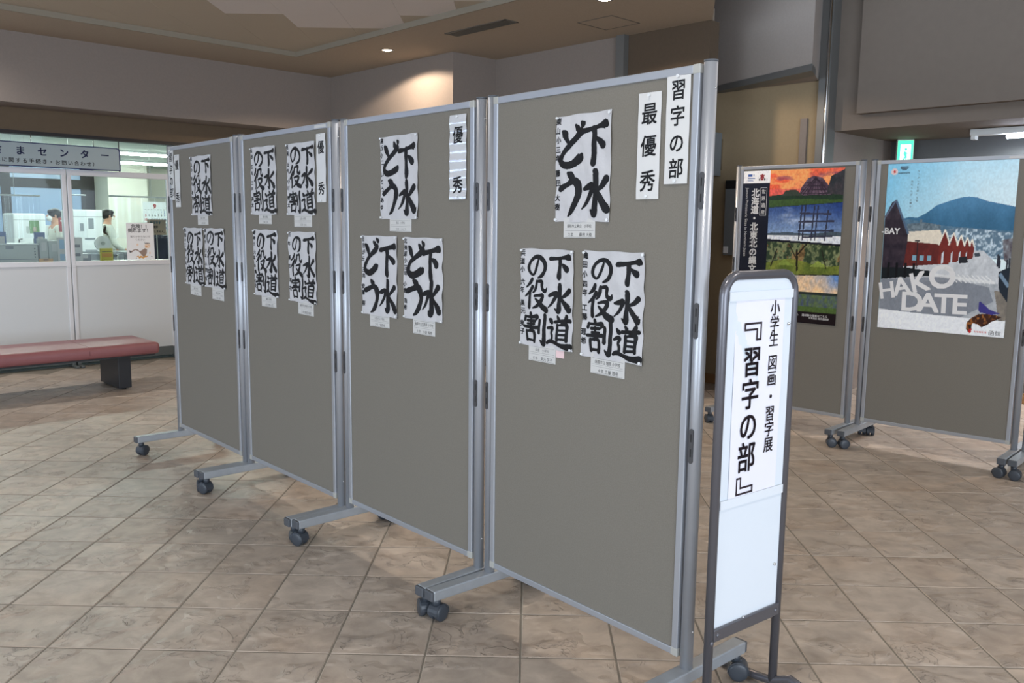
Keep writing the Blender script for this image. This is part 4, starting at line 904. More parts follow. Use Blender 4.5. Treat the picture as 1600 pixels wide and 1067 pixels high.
# ------------------------------------------------------------------ bench
bmw = Matrix.Translation(SW(-.9, 7.0)) @ Matrix.Rotation(ANG, 4, 'Z')
bt = empty('bench', bmw, 'long red leather bench on black block legs before the office partition', 'bench')
def cushion(x0, x1):
    mb = MB(); mb.box(x0, x1, .02, .60, .282, .382, .034)
    o = obj('seat', mb, M['red'], bt)
    for p in o.data.polygons: p.use_smooth = True
    o.modifiers.new('wn', 'WEIGHTED_NORMAL')
    mb = MB(); mb.box(x0 + .04, x1 - .04, .05, .57, .272, .284); obj('seat_base', mb, M['blackleg'], o)
cushion(-.10, 3.66)
for sx_ in (1.50, 3.11):
    mb = MB(); mb.box(sx_ - .002, sx_ + .002, .05, .57, .378, .3826, .0008); mb.box(sx_ - .002, sx_ + .002, .0195, .03, .315, .350, .0008); obj('seam', mb, M['redseam'], bt)
for s_ in (.35, 3.35):
    mb = MB(); mb.box(s_, s_ + .10, .12, .55, .012, .274, .004); lg = obj('leg', mb, M['blackleg'], bt)
    for yy_ in (.16, .5):
        mb = MB(); mb.cyl((s_ + .05, yy_, 0), (s_ + .05, yy_, .013), .018, 12); obj('glide', mb, M['black'], lg)

# ------------------------------------------------------------------ office partition
PW = 8.55
def uw(s, w, z=0): return Matrix.Translation(SW(s, w, z)) @ Matrix.Rotation(ANG, 4, 'Z')   # local x along U, y along N
def partition(s0, s1, label):
    L = s1 - s0; t = empty('partition_screen', uw(s0, PW), label, 'partition', 'office partition screens')
    f = .036
    for nm, b in (('side_rail', (0, f, -.02, .02, .06, 1.82)), ('side_rail', (L - f, L, -.02, .02, .06, 1.82)), ('top_rail', (f, L - f, -.02, .02, 1.768, 1.82)), ('middle_rail', (f, L - f, -.02, .02, .94, .985))):
        mb = MB(); mb.box(*b, .003); o = obj(nm, mb, M['pframe'], t)
        if nm == 'side_rail':
            mb = MB(); mb.box(b[0] - .001, b[1] + .001, -.022, .022, 1.765, 1.822, .002); obj('corner_piece', mb, M['pframe'], o)
            mb = MB(); mb.box(b[0] - .001, b[1] + .001, -.022, .022, .93, .955, .002); obj('joint_cover', mb, M['pframe'], o)
    mb = MB(); mb.box(f, L - f, -.012, .012, .12, .94); obj('lower_panel', mb, M['partition'], t)
    mb = MB(); mb.box(.005, L - .005, -.016, .016, .035, .122); obj('kick_plate', mb, M['kick'], t)
    mb = MB(); mb.box(f - .004, L - f + .004, -.002, .002, .985, 1.77); obj('window_pane', mb, M['glass'], t)
    for x in (.02, L - .02):
        mb = MB(); mb.box(x - .016, x + .016, -.13, .13, 0, .022, .006); mb.box(x - .016, x + .016, -.03, .03, .02, .12, .006); obj('foot', mb, M['kick'], t)
edges = [-1.27, -.31, .65, 1.61, 2.565, 3.52, 4.475]
desc = ['white framed glass partition screen third beyond the left frame edge', 'white framed glass partition screen second beyond the left frame edge', 'white framed glass partition screen just beyond the left frame edge',
        'white framed partition screen behind the red bench, left of the joint', 'white framed partition screen carrying the falling man warning sheet', 'white framed partition screen hidden behind the farthest display board']
for k in range(6): partition(edges[k] + .004, edges[k + 1] - .004, desc[k])
# filler wall to the beam corner
wall('wall_left_end', 4.49, 8.55, 5.2, 8.55, 0, 2.14, M['wall'], .1)
# glazing above the screens with thin posts
wall('window_1', -1.3, 8.60, 4.5, 8.60, 1.825, 2.115, M['darkglass'], .004)
mb = MB(); mb.prism([(p.x, p.y) for p in ccw([SW(-9, 8.54), SW(4.6, 8.54), SW(4.6, 8.66), SW(-9, 8.66)])], 2.108, 2.137); struct('trim_4', mb, M['winframe'])
for k, s_ in enumerate((.55, 1.98, 3.06, 4.2)):
    mb = MB(); mb.prism([(p.x, p.y) for p in ccw([SW(s_, 8.595), SW(s_ + .006, 8.595), SW(s_ + .006, 8.61), SW(s_, 8.61)])], 1.822, 2.11); struct('trim_%d' % (5 + k), mb, M['winframe'])

# hanging sign over the screens
hs_w = 8.49; s_end = 3.03; sl = 2.6; zs0, zs1 = 1.824, 2.035
t = empty('hanging_sign', uw(s_end - sl, hs_w), 'long grey sign with dark blue rim and lettering over the office partition', 'sign')
def rrect(x0, x1, z0, z1, r): return [(x1 - r + r * math.cos(R_(a)), z1 - r + r * math.sin(R_(a))) for a in (0, 30, 60, 90)] + [(x0 + r - r * math.cos(R_(a)), z1 - r + r * math.sin(R_(a))) for a in (90, 60, 30, 0)] + [(x0, z0), (x1, z0)]
mb = MB(); mb.slab(rrect(0, sl, zs0, zs1, .03), -.012, .012); obj('rim', mb, M['navyprint'], t)
mb = MB(); mb.slab(rrect(.010, sl - .012, zs0 + .008, zs1 - .009, .024), -.0135, .0); obj('face', mb, M['signgrey'], t)
mb = MB(); fn = lambda x, z: (x, -.0145, z)
import os as _os
xs = sl - .138
for k, ch in enumerate('ータンセまさ客お'):
    if ch != 'お' or True: put(mb, ch, xs - k * .176, zs0 + .135, .082, fn, .022, 1.0)
obj('large_lettering', mb, M['navyprint'], t); mb = MB()
for k, ch in enumerate('）せわ合い問お・き続手るす関に水道下・水道上（'): put(mb, ch, sl - .228 - k * .0530, zs0 + .050, .044, fn, .012, 1.0)
obj('small_lettering', mb, M['winframe'], t)
for x in (sl - .75, sl - .13 - .1):
    mb = MB(); mb.cyl((x, 0, zs1 - .002), (x, 0, 2.11), .003, 8); obj('hanger', mb, M['steel'], t)

# warning sheet on the partition glass
wmw = uw(3.075, PW - .006, .988)
mb = MB(); mb.box(0, .262, -.001, 0, 0, .355); wo = obj('warning_sheet', mb, M['white'], None, wmw); tag(wo, 'white warning sheet with a cartoon of a falling man on the glass', 'sheet')
f0 = lambda d: (lambda x, z: (x, -.001 - d, z)); mb = MB()
put(mb, '危険！！', .135, .322, .044, f0(.0006), .02); put(mb, '倒れます！', .125, .282, .044, f0(.0006), .02)
put(mb, '寄りかからないで', .130, .222, .024, f0(.0006), .004); put(mb, 'ください', .128, .194, .024, f0(.0006), .004); obj('printed_text', mb, M['greyink'], wo)
def blob(mat_, polys, d, nm):
    mb = MB()
    for p in polys: mb.add([(x, -.001 - d, z) for x, z in p], [list(range(len(p)))])
    obj(nm, mb, mat_, wo)
el = lambda cx, cz, rx, rz, n=14, r0=0: [(cx + rx * math.cos(2 * PI * k / n) * math.cos(r0) - rz * math.sin(2 * PI * k / n) * math.sin(r0), cz + rx * math.cos(2 * PI * k / n) * math.sin(r0) + rz * math.sin(2 * PI * k / n) * math.cos(r0)) for k in range(n)]
blob(M['orange'], [[(.085, .03), (.105, .042), (.11, .03), (.13, .04), (.15, .028), (.17, .042), (.185, .034), (.20, .04), (.185, .022), (.165, .02), (.15, .01), (.135, .02), (.11, .012), (.105, .024)]], .0006, 'orange_splash')
blob(M['brownprint'], [[(.04, .07), (.075, .095), (.105, .085), (.125, .06), (.15, .03), (.165, .035), (.185, .06), (.19, .10), (.17, .112), (.145, .095), (.12, .082), (.10, .10), (.075, .105), (.05, .09), (.035, .085)]], .0009, 'suit')
blob(M['skinprint'], [el(.195, .135, .028, .026), el(.10, .145, .010, .012), el(.215, .065, .008, .012)], .0012, 'face_and_hands')
blob(M['greyink'], [el(.193, .158, .026, .006), el(.205, .14, .003, .002), el(.215, .138, .003, .002), [(.04, .085), (.02, .092), (.022, .07), (.038, .068)], [(.165, .165), (.17, .175), (.173, .174), (.168, .163)], [(.225, .03), (.24, .025), (.24, .03), (.226, .034)], [(.08, .012), (.085, .02), (.088, .018), (.083, .01)]], .0012, 'hair_and_marks')
blob(M['orange'], [el(.183, .124, .014, .005, 12, .3)], .0015, 'open_mouth')

# ------------------------------------------------------------------ office beyond the partition
mb = MB(); mb.prism([(p.x, p.y) for p in ccw([SW(-4, 8.62), SW(9.5, 8.62), SW(9.5, 18.5), SW(-4, 18.5)])], 2.45, 2.55); struct('office_ceiling', mb, M['offceil'])
mb = MB()
def fwall(s0, s1, z0, z1, w=18.3, m='offwall', nm='wall_office_back', th=.12):
    mb = MB(); mb.prism([(p.x, p.y) for p in ccw([SW(s0, w), SW(s1, w), SW(s1, w + th), SW(s0, w + th)])], z0, z1); return struct(nm, mb, M[m])
fwall(6.05, 9.5, 0, 2.46); fwall(-4, 6.05, 2.42, 2.46); fwall(-4, 6.05, 0, .75)
mb = MB(); mb.prism([(p.x, p.y) for p in ccw([SW(9.4, 8.62), SW(9.5, 8.62), SW(9.5, 18.4), SW(9.4, 18.4)])], 0, 2.46); struct('wall_office_right', mb, M['offwall'])
mb = MB(); mb.prism([(p.x, p.y) for p in ccw([SW(-4, 8.62), SW(-3.9, 8.62), SW(-3.9, 18.4), SW(-4, 18.4)])], 0, 2.46); struct('wall_office_left', mb, M['offwall'])
mb = MB(); mb.prism([(p.x, p.y) for p in ccw([SW(6.0, 17.5), SW(6.75, 17.5), SW(6.75, 18.3), SW(6.0, 18.3)])], 0, 2.46); struct('wall_office_pillar', mb, M['offwall'])
wn = struct('window_2', MB().box(0, 9.9, -.03, .03, .75, .80), M['winframe'], None, uw(-3.9, 18.3))
def wpart(nm, x0, x1, z0, z1, m, y=.03): mb = MB(); mb.box(x0, x1, -y, y, z0, z1); o = obj(nm, mb, M[m], wn)
wpart('transom', 0, 9.9, 1.97, 2.15, 'winframe', .05); wpart('head_rail', 0, 9.9, 2.40, 2.45, 'winframe', .04)
for x, wd in ((2.9, .08), (5.6, .08), (8.25, .16), (9.65, .25)): wpart('mullion', x, x + wd, .80, 2.42, 'winframe', .045)
for a, b in ((.0, 2.9), (2.98, 5.6), (5.68, 8.25), (8.41, 9.65)):
    wpart('pane', a, b, .80, 1.97, 'winpane', .01); wpart('pane', a, b, 2.15, 2.40, 'winpane', .01)
TL = {(4.55, 11.3): 'topmost bright office tube right of the hanging sign, touching the display board', (3.2, 11.3): 'office tube just above the right part of the hanging sign', (1.8, 11.3): 'short bright tube end at the left frame edge above the hanging sign',
      (4.95, 14.1): 'second bright office tube below the topmost one, right of the hanging sign', (6.3, 14.1): 'office tube right of the second one, behind the farthest display board', (3.6, 14.1): 'office tube of the second row hidden behind the hanging sign',
      (4.45, 16.3): 'lowest and shortest looking office tube right of the hanging sign', (5.75, 16.3): 'far office tube continuing the lowest row to the right', (2.2, 14.1): 'office tube of the second row beyond the left end', (3.0, 16.3): 'far office tube of the lowest row behind the sign',
      (.4, 11.3): 'nearest office tube left of the frame', (6.0, 11.3): 'nearest office tube hidden behind the farthest display board'}
for (s_, w_, L) in ((4.55, 11.3, 1.25), (3.2, 11.3, 1.25), (1.8, 11.3, 1.25), (4.95, 14.1, 1.25), (6.3, 14.1, 1.25), (3.6, 14.1, 1.25), (4.45, 16.3, 1.25), (5.75, 16.3, 1.0), (2.2, 14.1, 1.25), (3.0, 16.3, 1.25), (.4, 11.3, 1.25), (6.0, 11.3, 1.25)):
    lab_ = TL.get((s_, w_)); grp = 'office ceiling tubes'
    t = empty('fluorescent_light', uw(s_, w_, 2.45), lab_, 'ceiling light', grp)
    mb = MB(); mb.box(0, L, -.11, .11, -.03, -.001, .004); obj('housing', mb, M['offwhite'], t)
    mb = MB(); mb.tube([(.02, -.03, -.045), (L - .02, -.03, -.045)], .016, 10); mb.tube([(.02, .03, -.045), (L - .02, .03, -.045)], .016, 10); obj('tube', mb, M['tubelight'], t)
t = empty('ceiling_vent', uw(2.9, 11.9, 2.45), 'short dark air vent in the bright office ceiling', 'vent')
mb = MB(); mb.box(0, .5, -.07, .07, -.006, 0); obj('frame', mb, M['vent'], t)
for k in range(4): mb = MB(); mb.box(.02, .48, -.055 + k * .03, -.04 + k * .03, -.012, -.006); obj('slat', mb, M['black'], t)

def px_at(x, y, w):
    """room coordinates s,z of the photograph direction at depth w"""
    d = _f * F_PX + _x2 * (x - 800) - _u2 * (y - 533.5); n3 = Vector((N.x, N.y, 0)); k = w / d.dot(n3); p = d * k
    return p.x * U.x + p.y * U.y, p.z + EYE
def boxat(mb, s0, s1, y0, y1, z0, z1, bev=.0): return mb.box(s0, s1, y0, y1, z0, z1, bev)
# service counter just inside the screens
w_ = 9.25; t = empty('service_counter', uw(-1.0, w_ + .0), 'pale grey service counter right behind the glass partition', 'counter')
mb = MB(); mb.box(0, 6.0, 0, .5, .90, .94, .004); obj('worktop', mb, M['machine'], t)
mb = MB(); mb.box(0.02, 5.98, .03, .48, 0, .90); obj('front_panel', mb, M['offwhite'], t)
def rel(px0, px1, py0, py1, w):
    s0, z1 = px_at(px0, py0, w); s1, z0 = px_at(px1, py1, w); s1 = px_at(px1, py0, w)[0]; return s0, s1, z0, z1
# grey copier at the lower left
s0, s1, z0, z1 = rel(-30, 59, 383, 416, 9.35)
t = empty('office_printer', uw(s0, 9.35, .94), 'wide grey office printer on the counter at the far left', 'printer'); L = s1 - s0; H_ = z1 - .94
mb = MB(); mb.box(0, L, 0, .42, .0, H_, .012); obj('body', mb, M['machine'], t)
mb = MB(); mb.box(L * .42, L * .56, -.004, .004, H_ * .78, H_ * .94); obj('handle', mb, M['mgrey'], t)
mb = MB(); mb.box(.01, L - .02, -.003, .003, H_ * .20, H_ * .23); obj('drawer_seam', mb, M['mgrey'], t)
mb = MB()
for k in range(4): mb.box(L * .93, L * .95, -.004, .002, H_ * (.3 + k * .15), H_ * (.36 + k * .15))
obj('control_button', mb, M['black'], t)
mb = MB(); mb.box(0.0, L + .005, -.01, .43, H_ - .001, H_ + .012, .004); obj('lid', mb, M['offwhite'], t)
# desks in the depth
def desk(s0, s1, w, z, label):
    t = empty('desk', uw(s0, w), label, 'desk'); L = s1 - s0
    mb = MB(); mb.box(0, L, 0, .7, z - .03, z); obj('desktop', mb, M['mgrey'], t)
    for x in (.02, L - .06):
        for y in (.03, .63): mb = MB(); mb.box(x, x + .04, y, y + .04, 0, z - .03); obj('leg', mb, M['mgrey'], t)
    mb = MB(); mb.box(.05, L - .05, .35, .37, .3, z - .03); obj('modesty_panel', mb, M['offwhite'], t)
desk(2.2, 4.35, 12.4, .93, 'grey high desk under the left white office machine'); desk(4.42, 5.9, 12.4, .93, 'grey high desk under the right white office machine')
def machine(px0, px1, py0, py1, w, label, green):
    s0, s1, z0, z1 = rel(px0, px1, py0, py1, w); z0 = .93
    t = empty('office_machine', uw(s0, w, z0), label, 'office machine'); L = s1 - s0; H_ = z1 - z0
    mb = MB(); mb.box(0, L, 0, .5, 0, H_, .02); obj('body', mb, M['offwhite'], t)
    if green:
        mb = MB(); mb.box(L * .48, L * .78, -.006, .004, H_ * .50, H_ * .82, .002); d = obj('display', mb, M['green'], t)
        mb = MB(); mb.box(L * .58, L * .68, -.008, -.005, H_ * .55, H_ * .66); obj('label_patch', mb, M['brownprint'], d)
        mb = MB(); mb.box(L * .38, L * .46, -.003, .004, H_ * .5, H_ * .68); obj('grille', mb, M['machine'], t)
        mb = MB(); mb.tube([(L * .22, -.02, H_ * .36), (L * .12, -.04, H_ * .35), (L * .09, -.04, 0.01)], .008, 6); obj('cable', mb, M['black'], t)
    else:
        for a, b, c, d in ((.22, .34, .5, .68), (.5, .68, .55, .8)): mb = MB(); mb.box(L * a, L * b, -.003, .004, H_ * c, H_ * d); obj('grille', mb, M['mgrey'], t)
        for a, b, c, d in ((.36, .76, .30, .34), (.36, .76, .02, .06)): mb = MB(); mb.box(L * a, L * b, -.004, .004, H_ * c, H_ * d); obj('paper_slot', mb, M['mgrey'], t)
    mb = MB(); mb.box(0.005, L - .005, -.002, .002, H_ * .83, H_ * .84); obj('seam', mb, M['mgrey'], t)
machine(20, 71, 333, 396, 12.45, 'white office machine with a green display panel', True)
machine(113, 160, 327, 396, 12.45, 'white office machine with two grey grilles, left of the warning sheet', False)
# things on the counter
def simple(name, px0, px1, py0, py1, w, depth, m, label, cat, z0=None, bev=.003, extra=None):
    s0, s1, za, zb_ = rel(px0, px1, py0, py1, w); za = z0 if z0 is not None else za
    t = empty(name, uw(s0, w, za), label, cat); L = s1 - s0; H_ = zb_ - za
    mb = MB(); mb.box(0, L, 0, depth, 0, H_, bev); obj('body', mb, M[m], t)
    if extra: extra(t, L, H_)
    return t, L, H_
def spine(t, L, H_): mb = MB(); mb.box(L * .2, L * .8, -.003, .002, H_ * .5, H_ * .85); obj('spine_label', mb, M['card'], t)
simple('binder', -4, 9, 362, 400, 9.45 + .0, .05, 'blue', 'blue binder at the left edge behind the grey printer', 'binder', .94, .002, spine)
simple('binder', 55, 70, 363, 400, 9.46, .06, 'blue', 'blue binder between the printer and the grey file box', 'binder', .94, .002, spine)
simple('file_box', 61, 74, 373, 405, 9.36, .2, 'machine', 'pale grey file box leaning beside the blue binder', 'file box', .94, .003, spine)
simple('file_box', 75, 100, 376, 415, 9.40, .2, 'machine', 'wide grey document rack left of the partition joint', 'document rack', .94, .003, spine)
def stripes(t, L, H_):
    for a, b, c, d in ((.08, .45, .55, .92), (.08, .45, .1, .35)): mb = MB(); mb.box(L * a, L * b, -.003, .001, H_ * c, H_ * d); obj('blue_print', mb, M['lightblue'], t)
    for c in (.6, .25): mb = MB(); mb.box(L * .55, L * .9, -.003, .001, H_ * c, H_ * (c + .12)); obj('text_block', mb, M['greyink'], t)
simple('desk_notice', 89, 128, 371, 396, 9.28, .012, 'card', 'white notice with light blue squares behind the partition joint', 'notice', .94, .0, stripes)
def txt(t, L, H_):
    mb = MB(); put(mb, '受付終了', L * .5, H_ * .72, H_ * .26, lambda x, z: (x, -.004, z), .02); obj('text_print', mb, M['black'], t)
    mb = MB(); put(mb, '木工', L * .5, H_ * .25, H_ * .3, lambda x, z: (x, -.004, z), .03); obj('red_text', mb, M['redprint'], t)
simple('counter_sign', 61, 83, 404, 415, 9.26, .01, 'orange', 'small orange sign on the counter left of the joint', 'sign', .94, .0, txt)
def yel(t, L, H_):
    mb = MB(); mb.box(L * .08, L * .92, -.003, .001, H_ * .35, H_ * .65); obj('orange_band', mb, M['orange'], t)
    mb = MB(); mb.box(L * .1, L * .9, -.003, .001, H_ * .74, H_ * .80); obj('text_line', mb, M['greyink'], t)
simple('leaflet_stand', 157, 176, 388, 411, 9.27, .03, 'yellow', 'yellow leaflet stand half hidden behind the warning sheet', 'leaflet stand', .94, .0, yel)
simple('paper_tray', 118, 142, 397, 411, 9.30, .25, 'mgrey', 'grey paper tray on the counter right of the joint', 'tray', .94, .003, spine)
simple('paper_stack', 72, 90, 392, 402, 9.55, .25, 'card', 'stack of white papers behind the grey document rack', 'papers', .94, .001)
# round fan
s_, z_ = px_at(159, 380, 10.4)
t = empty('desk_fan', uw(s_, 10.4, 0), 'round pale fan behind the glass left of the warning sheet', 'fan')
mb = MB(); mb.tube([(0, -.04, z_), (0, .0, z_)], [.085, .085], 24); obj('fan_head', mb, M['offwhite'], t)
mb = MB(); mb.cyl((0, -.055, z_), (0, -.035, z_), .02, 16); obj('hub', mb, M['machine'], t)
mb = MB(); mb.cyl((0, .0, .02), (0, .0, z_), .014, 10); obj('pole', mb, M['offwhite'], t)
mb = MB(); mb.cyl((0, 0, 0), (0, 0, .025), .15, 20); obj('base', mb, M['offwhite'], t)
# hanging clear vinyl sheets
for (a, b, ya, yb, w, lab) in ((-40, 62, 303, 372, 9.9, 'clear vinyl sheet hanging from a white bar at the far left'), (170, 275, 306, 372, 9.9, 'clear vinyl sheet hanging from a white bar above the warning sheet'), (100, 134, 304, 372, 11.2, 'narrow clear vinyl sheet hanging behind the partition joint')):
    s0, s1, z0, z1 = rel(a, b, ya, yb, w); t = empty('vinyl_screen', uw(s0, w, 0), lab, 'vinyl sheet'); L = s1 - s0
    mb = MB(); mb.tube([(0, 0, z1), (L, 0, z1)], .009, 10); obj('bar', mb, M['offwhite'], t)
    mb = MB(); n = 30; mb.sm = True; vs = [(L * i / n, .012 * math.sin(i * 1.1), z) for z in (z0, z1) for i in range(n + 1)]
    mb.add(vs, [(i, i + 1, n + 2 + i, n + 1 + i) for i in range(n)]); obj('sheet', mb, M['vinyl'], t)
    for x in ((L * .3,) if L < .5 else (L * .18 if a < 0 else .62 * L, L * .6)):
        mb = MB(); mb.cyl((x, 0, z1), (x, 0, 2.45), .0025, 6); obj('hanging_wire', mb, M['offwhite'], t)
# wall clock, thermostat, calendar, notice, far things
s_, z_ = px_at(210, 324, 18.28); t = empty('wall_clock', uw(s_, 18.28, z_), 'round wall clock with grey rim on the pale office wall', 'clock')
mb = MB(); mb.tube([(0, -.05, 0), (0, 0, 0)], [.105, .115], 28); obj('rim', mb, M['mgrey'], t)
mb = MB(); mb.cyl((0, -.056, 0), (0, -.05, 0), .088, 24); obj('dial', mb, M['lightblue'], t)
for dx, dz in ((.03, .035), (-.05, .02)): mb = MB(); mb.tube([(0, -.06, 0), (dx, -.06, dz)], .005, 6); obj('hand', mb, M['black'], t)
simple('thermostat', 200, 206, 333, 336, 18.26, .02, 'machine', 'tiny grey wall box under the round clock', 'wall box')
s0, s1, z0, z1 = rel(223, 259, 315, 362, 16.0)
t = empty('calendar_easel', uw(s0, 16.0, 0), 'large white calendar with red and black numbers in the office', 'calendar'); L = s1 - s0; H_ = z1 - z0
mb = MB(); mb.box(0, L, 0, .012, z0, z1); obj('page', mb, M['white'], t)
mb = MB(); mb.box(L * .1, L * .14, .012, .03, 0, z1); mb.box(L * .86, L * .9, .012, .03, 0, z1); obj('stand', mb, M['machine'], t)
fn = lambda x, z: (x, -.003, z0 + z); mb = MB(); put(mb, '9', L * .5, H_ * .86, H_ * .20, fn, .05)
for k, ch in enumerate(('3', '10', '17', '24')): put(mb, ch, L * .10, H_ * (.55 - k * .14), H_ * .11, fn, .03)
obj('red_numbers', mb, M['redprint'], t); mb = MB()
for r in range(4):
    for c in range(5): put(mb, str(4 + c + r * 7), L * (.24 + c * .135), H_ * (.55 - r * .14), H_ * .10, fn, .02)
for c in range(7): mb.box(L * (.06 + c * .135), L * (.13 + c * .135), -.003, -.001, z0 + H_ * .73, z0 + H_ * .745)
obj('black_numbers', mb, M['greyink'], t); mb = MB()
for r in range(4): put(mb, str(9 + r * 7), L * .92, H_ * (.55 - r * .14), H_ * .10, fn, .02)
put(mb, '1', L * .78, H_ * .66, H_ * .10, fn, .02); put(mb, '2', L * .92, H_ * .66, H_ * .10, fn, .02); obj('blue_numbers', mb, M['bluelogo'], t)
s0, s1, z0, z1 = rel(230, 259, 343, 367, 9.4)
t = empty('counter_notice', uw(s0, 9.4, .94), 'taupe closing notice behind the glass right of the warning sheet', 'notice'); L = s1 - s0; H_ = z1 - .94; zz = z0 - .94
mb = MB(); mb.box(0, L, 0, .006, zz, H_); obj('sheet', mb, M['cardboard'], t)
mb = MB(); mb.cyl((L * .5, .012, 0), (L * .5, .012, H_), .006, 8); mb.box(L * .2, L * .8, -.04, .08, 0, .008); obj('stand', mb, M['machine'], t)
fn = lambda x, z: (x, -.002, zz + z); hh = H_ - zz; mb = MB(); put(mb, '本日です', L * .42, hh * .80, hh * .19, fn, .03); obj('teal_text', mb, mat('teal_print', (60, 112, 122), .7), t)
mb = MB(); put(mb, '時間外', L * .36, hh * .52, hh * .18, fn, .03); put(mb, 'いたしません。', L * .52, hh * .22, hh * .17, fn, .02); obj('black_text', mb, M['winframe'], t)
# dark jacket on a chair
s_, z_ = px_at(258, 372, 10.6)
t = empty('office_chair', uw(s_, 10.6, 0), 'dark navy jacket draped over an office chair, right of the warning sheet', 'chair')
mb = MB(); mb.box(-.25, .30, 0, .10, z_ - .55, z_ + .02, .045); obj('backrest', mb, M['blackleg'], t)
mb = MB(); nx_, nz_ = 14, 14; mb.sm = True
vs = [(-.29 + .62 * i / nx_ + .02 * math.sin(j), -.03 - .02 * math.sin(i * 1.3 + j * .4) - .03 * (j / nz_), z_ + .03 - .62 * j / nz_ * (1 - .0 * i) + .03 * math.sin(i * .5) - .05 * max(0, .5 - i / nx_)) for j in range(nz_ + 1) for i in range(nx_ + 1)]
mb.add(vs, [(j * (nx_ + 1) + i, j * (nx_ + 1) + i + 1, (j + 1) * (nx_ + 1) + i + 1, (j + 1) * (nx_ + 1) + i) for j in range(nz_) for i in range(nx_)])
mb.box(-.27, .31, -.02, .12, z_ - .0, z_ + .035, .015); obj('jacket', mb, M['navy'], t)
mb = MB(); mb.box(-.25, .25, -.3, .2, .42, .50, .03); obj('seat', mb, M['navy'], t); mb = MB(); mb.cyl((0, 0, .06), (0, 0, .43), .03, 12); obj('column', mb, M['mgrey'], t)
for k in range(5): mb = MB(); mb.tube([(0, 0, .08), (.28 * math.cos(k * 1.2566), .28 * math.sin(k * 1.2566), .03)], .018, 8); obj('base_arm', mb, M['mgrey'], t)
# partition monitors / clutter row behind
def screen(t, L, H_): mb = MB(); mb.box(L * .06, L * .94, -.004, .001, H_ * .1, H_ * .92); obj('screen', mb, M['winframe'], t)
simple('monitor', 224, 242, 388, 405, 9.9, .03, 'mgrey', 'dark monitor behind the warning sheet, next to the jacket', 'monitor', None, .003, screen)
simple('shelf_unit', 60, 100, 352, 372, 14.2, .3, 'offwhite', 'low white shelf unit behind the left office worker', 'shelf', 0, .003)
simple('fire_extinguisher_box', 94, 101, 340, 362, 13.0, .09, 'redthing', 'red upright box beside the masked office worker', 'box', None, .004, lambda t, L, H_: obj('white_label', MB().box(0.0, L, -.004, 0, H_ * .72, H_ * .82), M['white'], t))
simple('desk', 150, 262, 395, 412, 13.9, .7, 'offwhite', 'long pale desk behind the right office worker', 'desk', 0, .003)

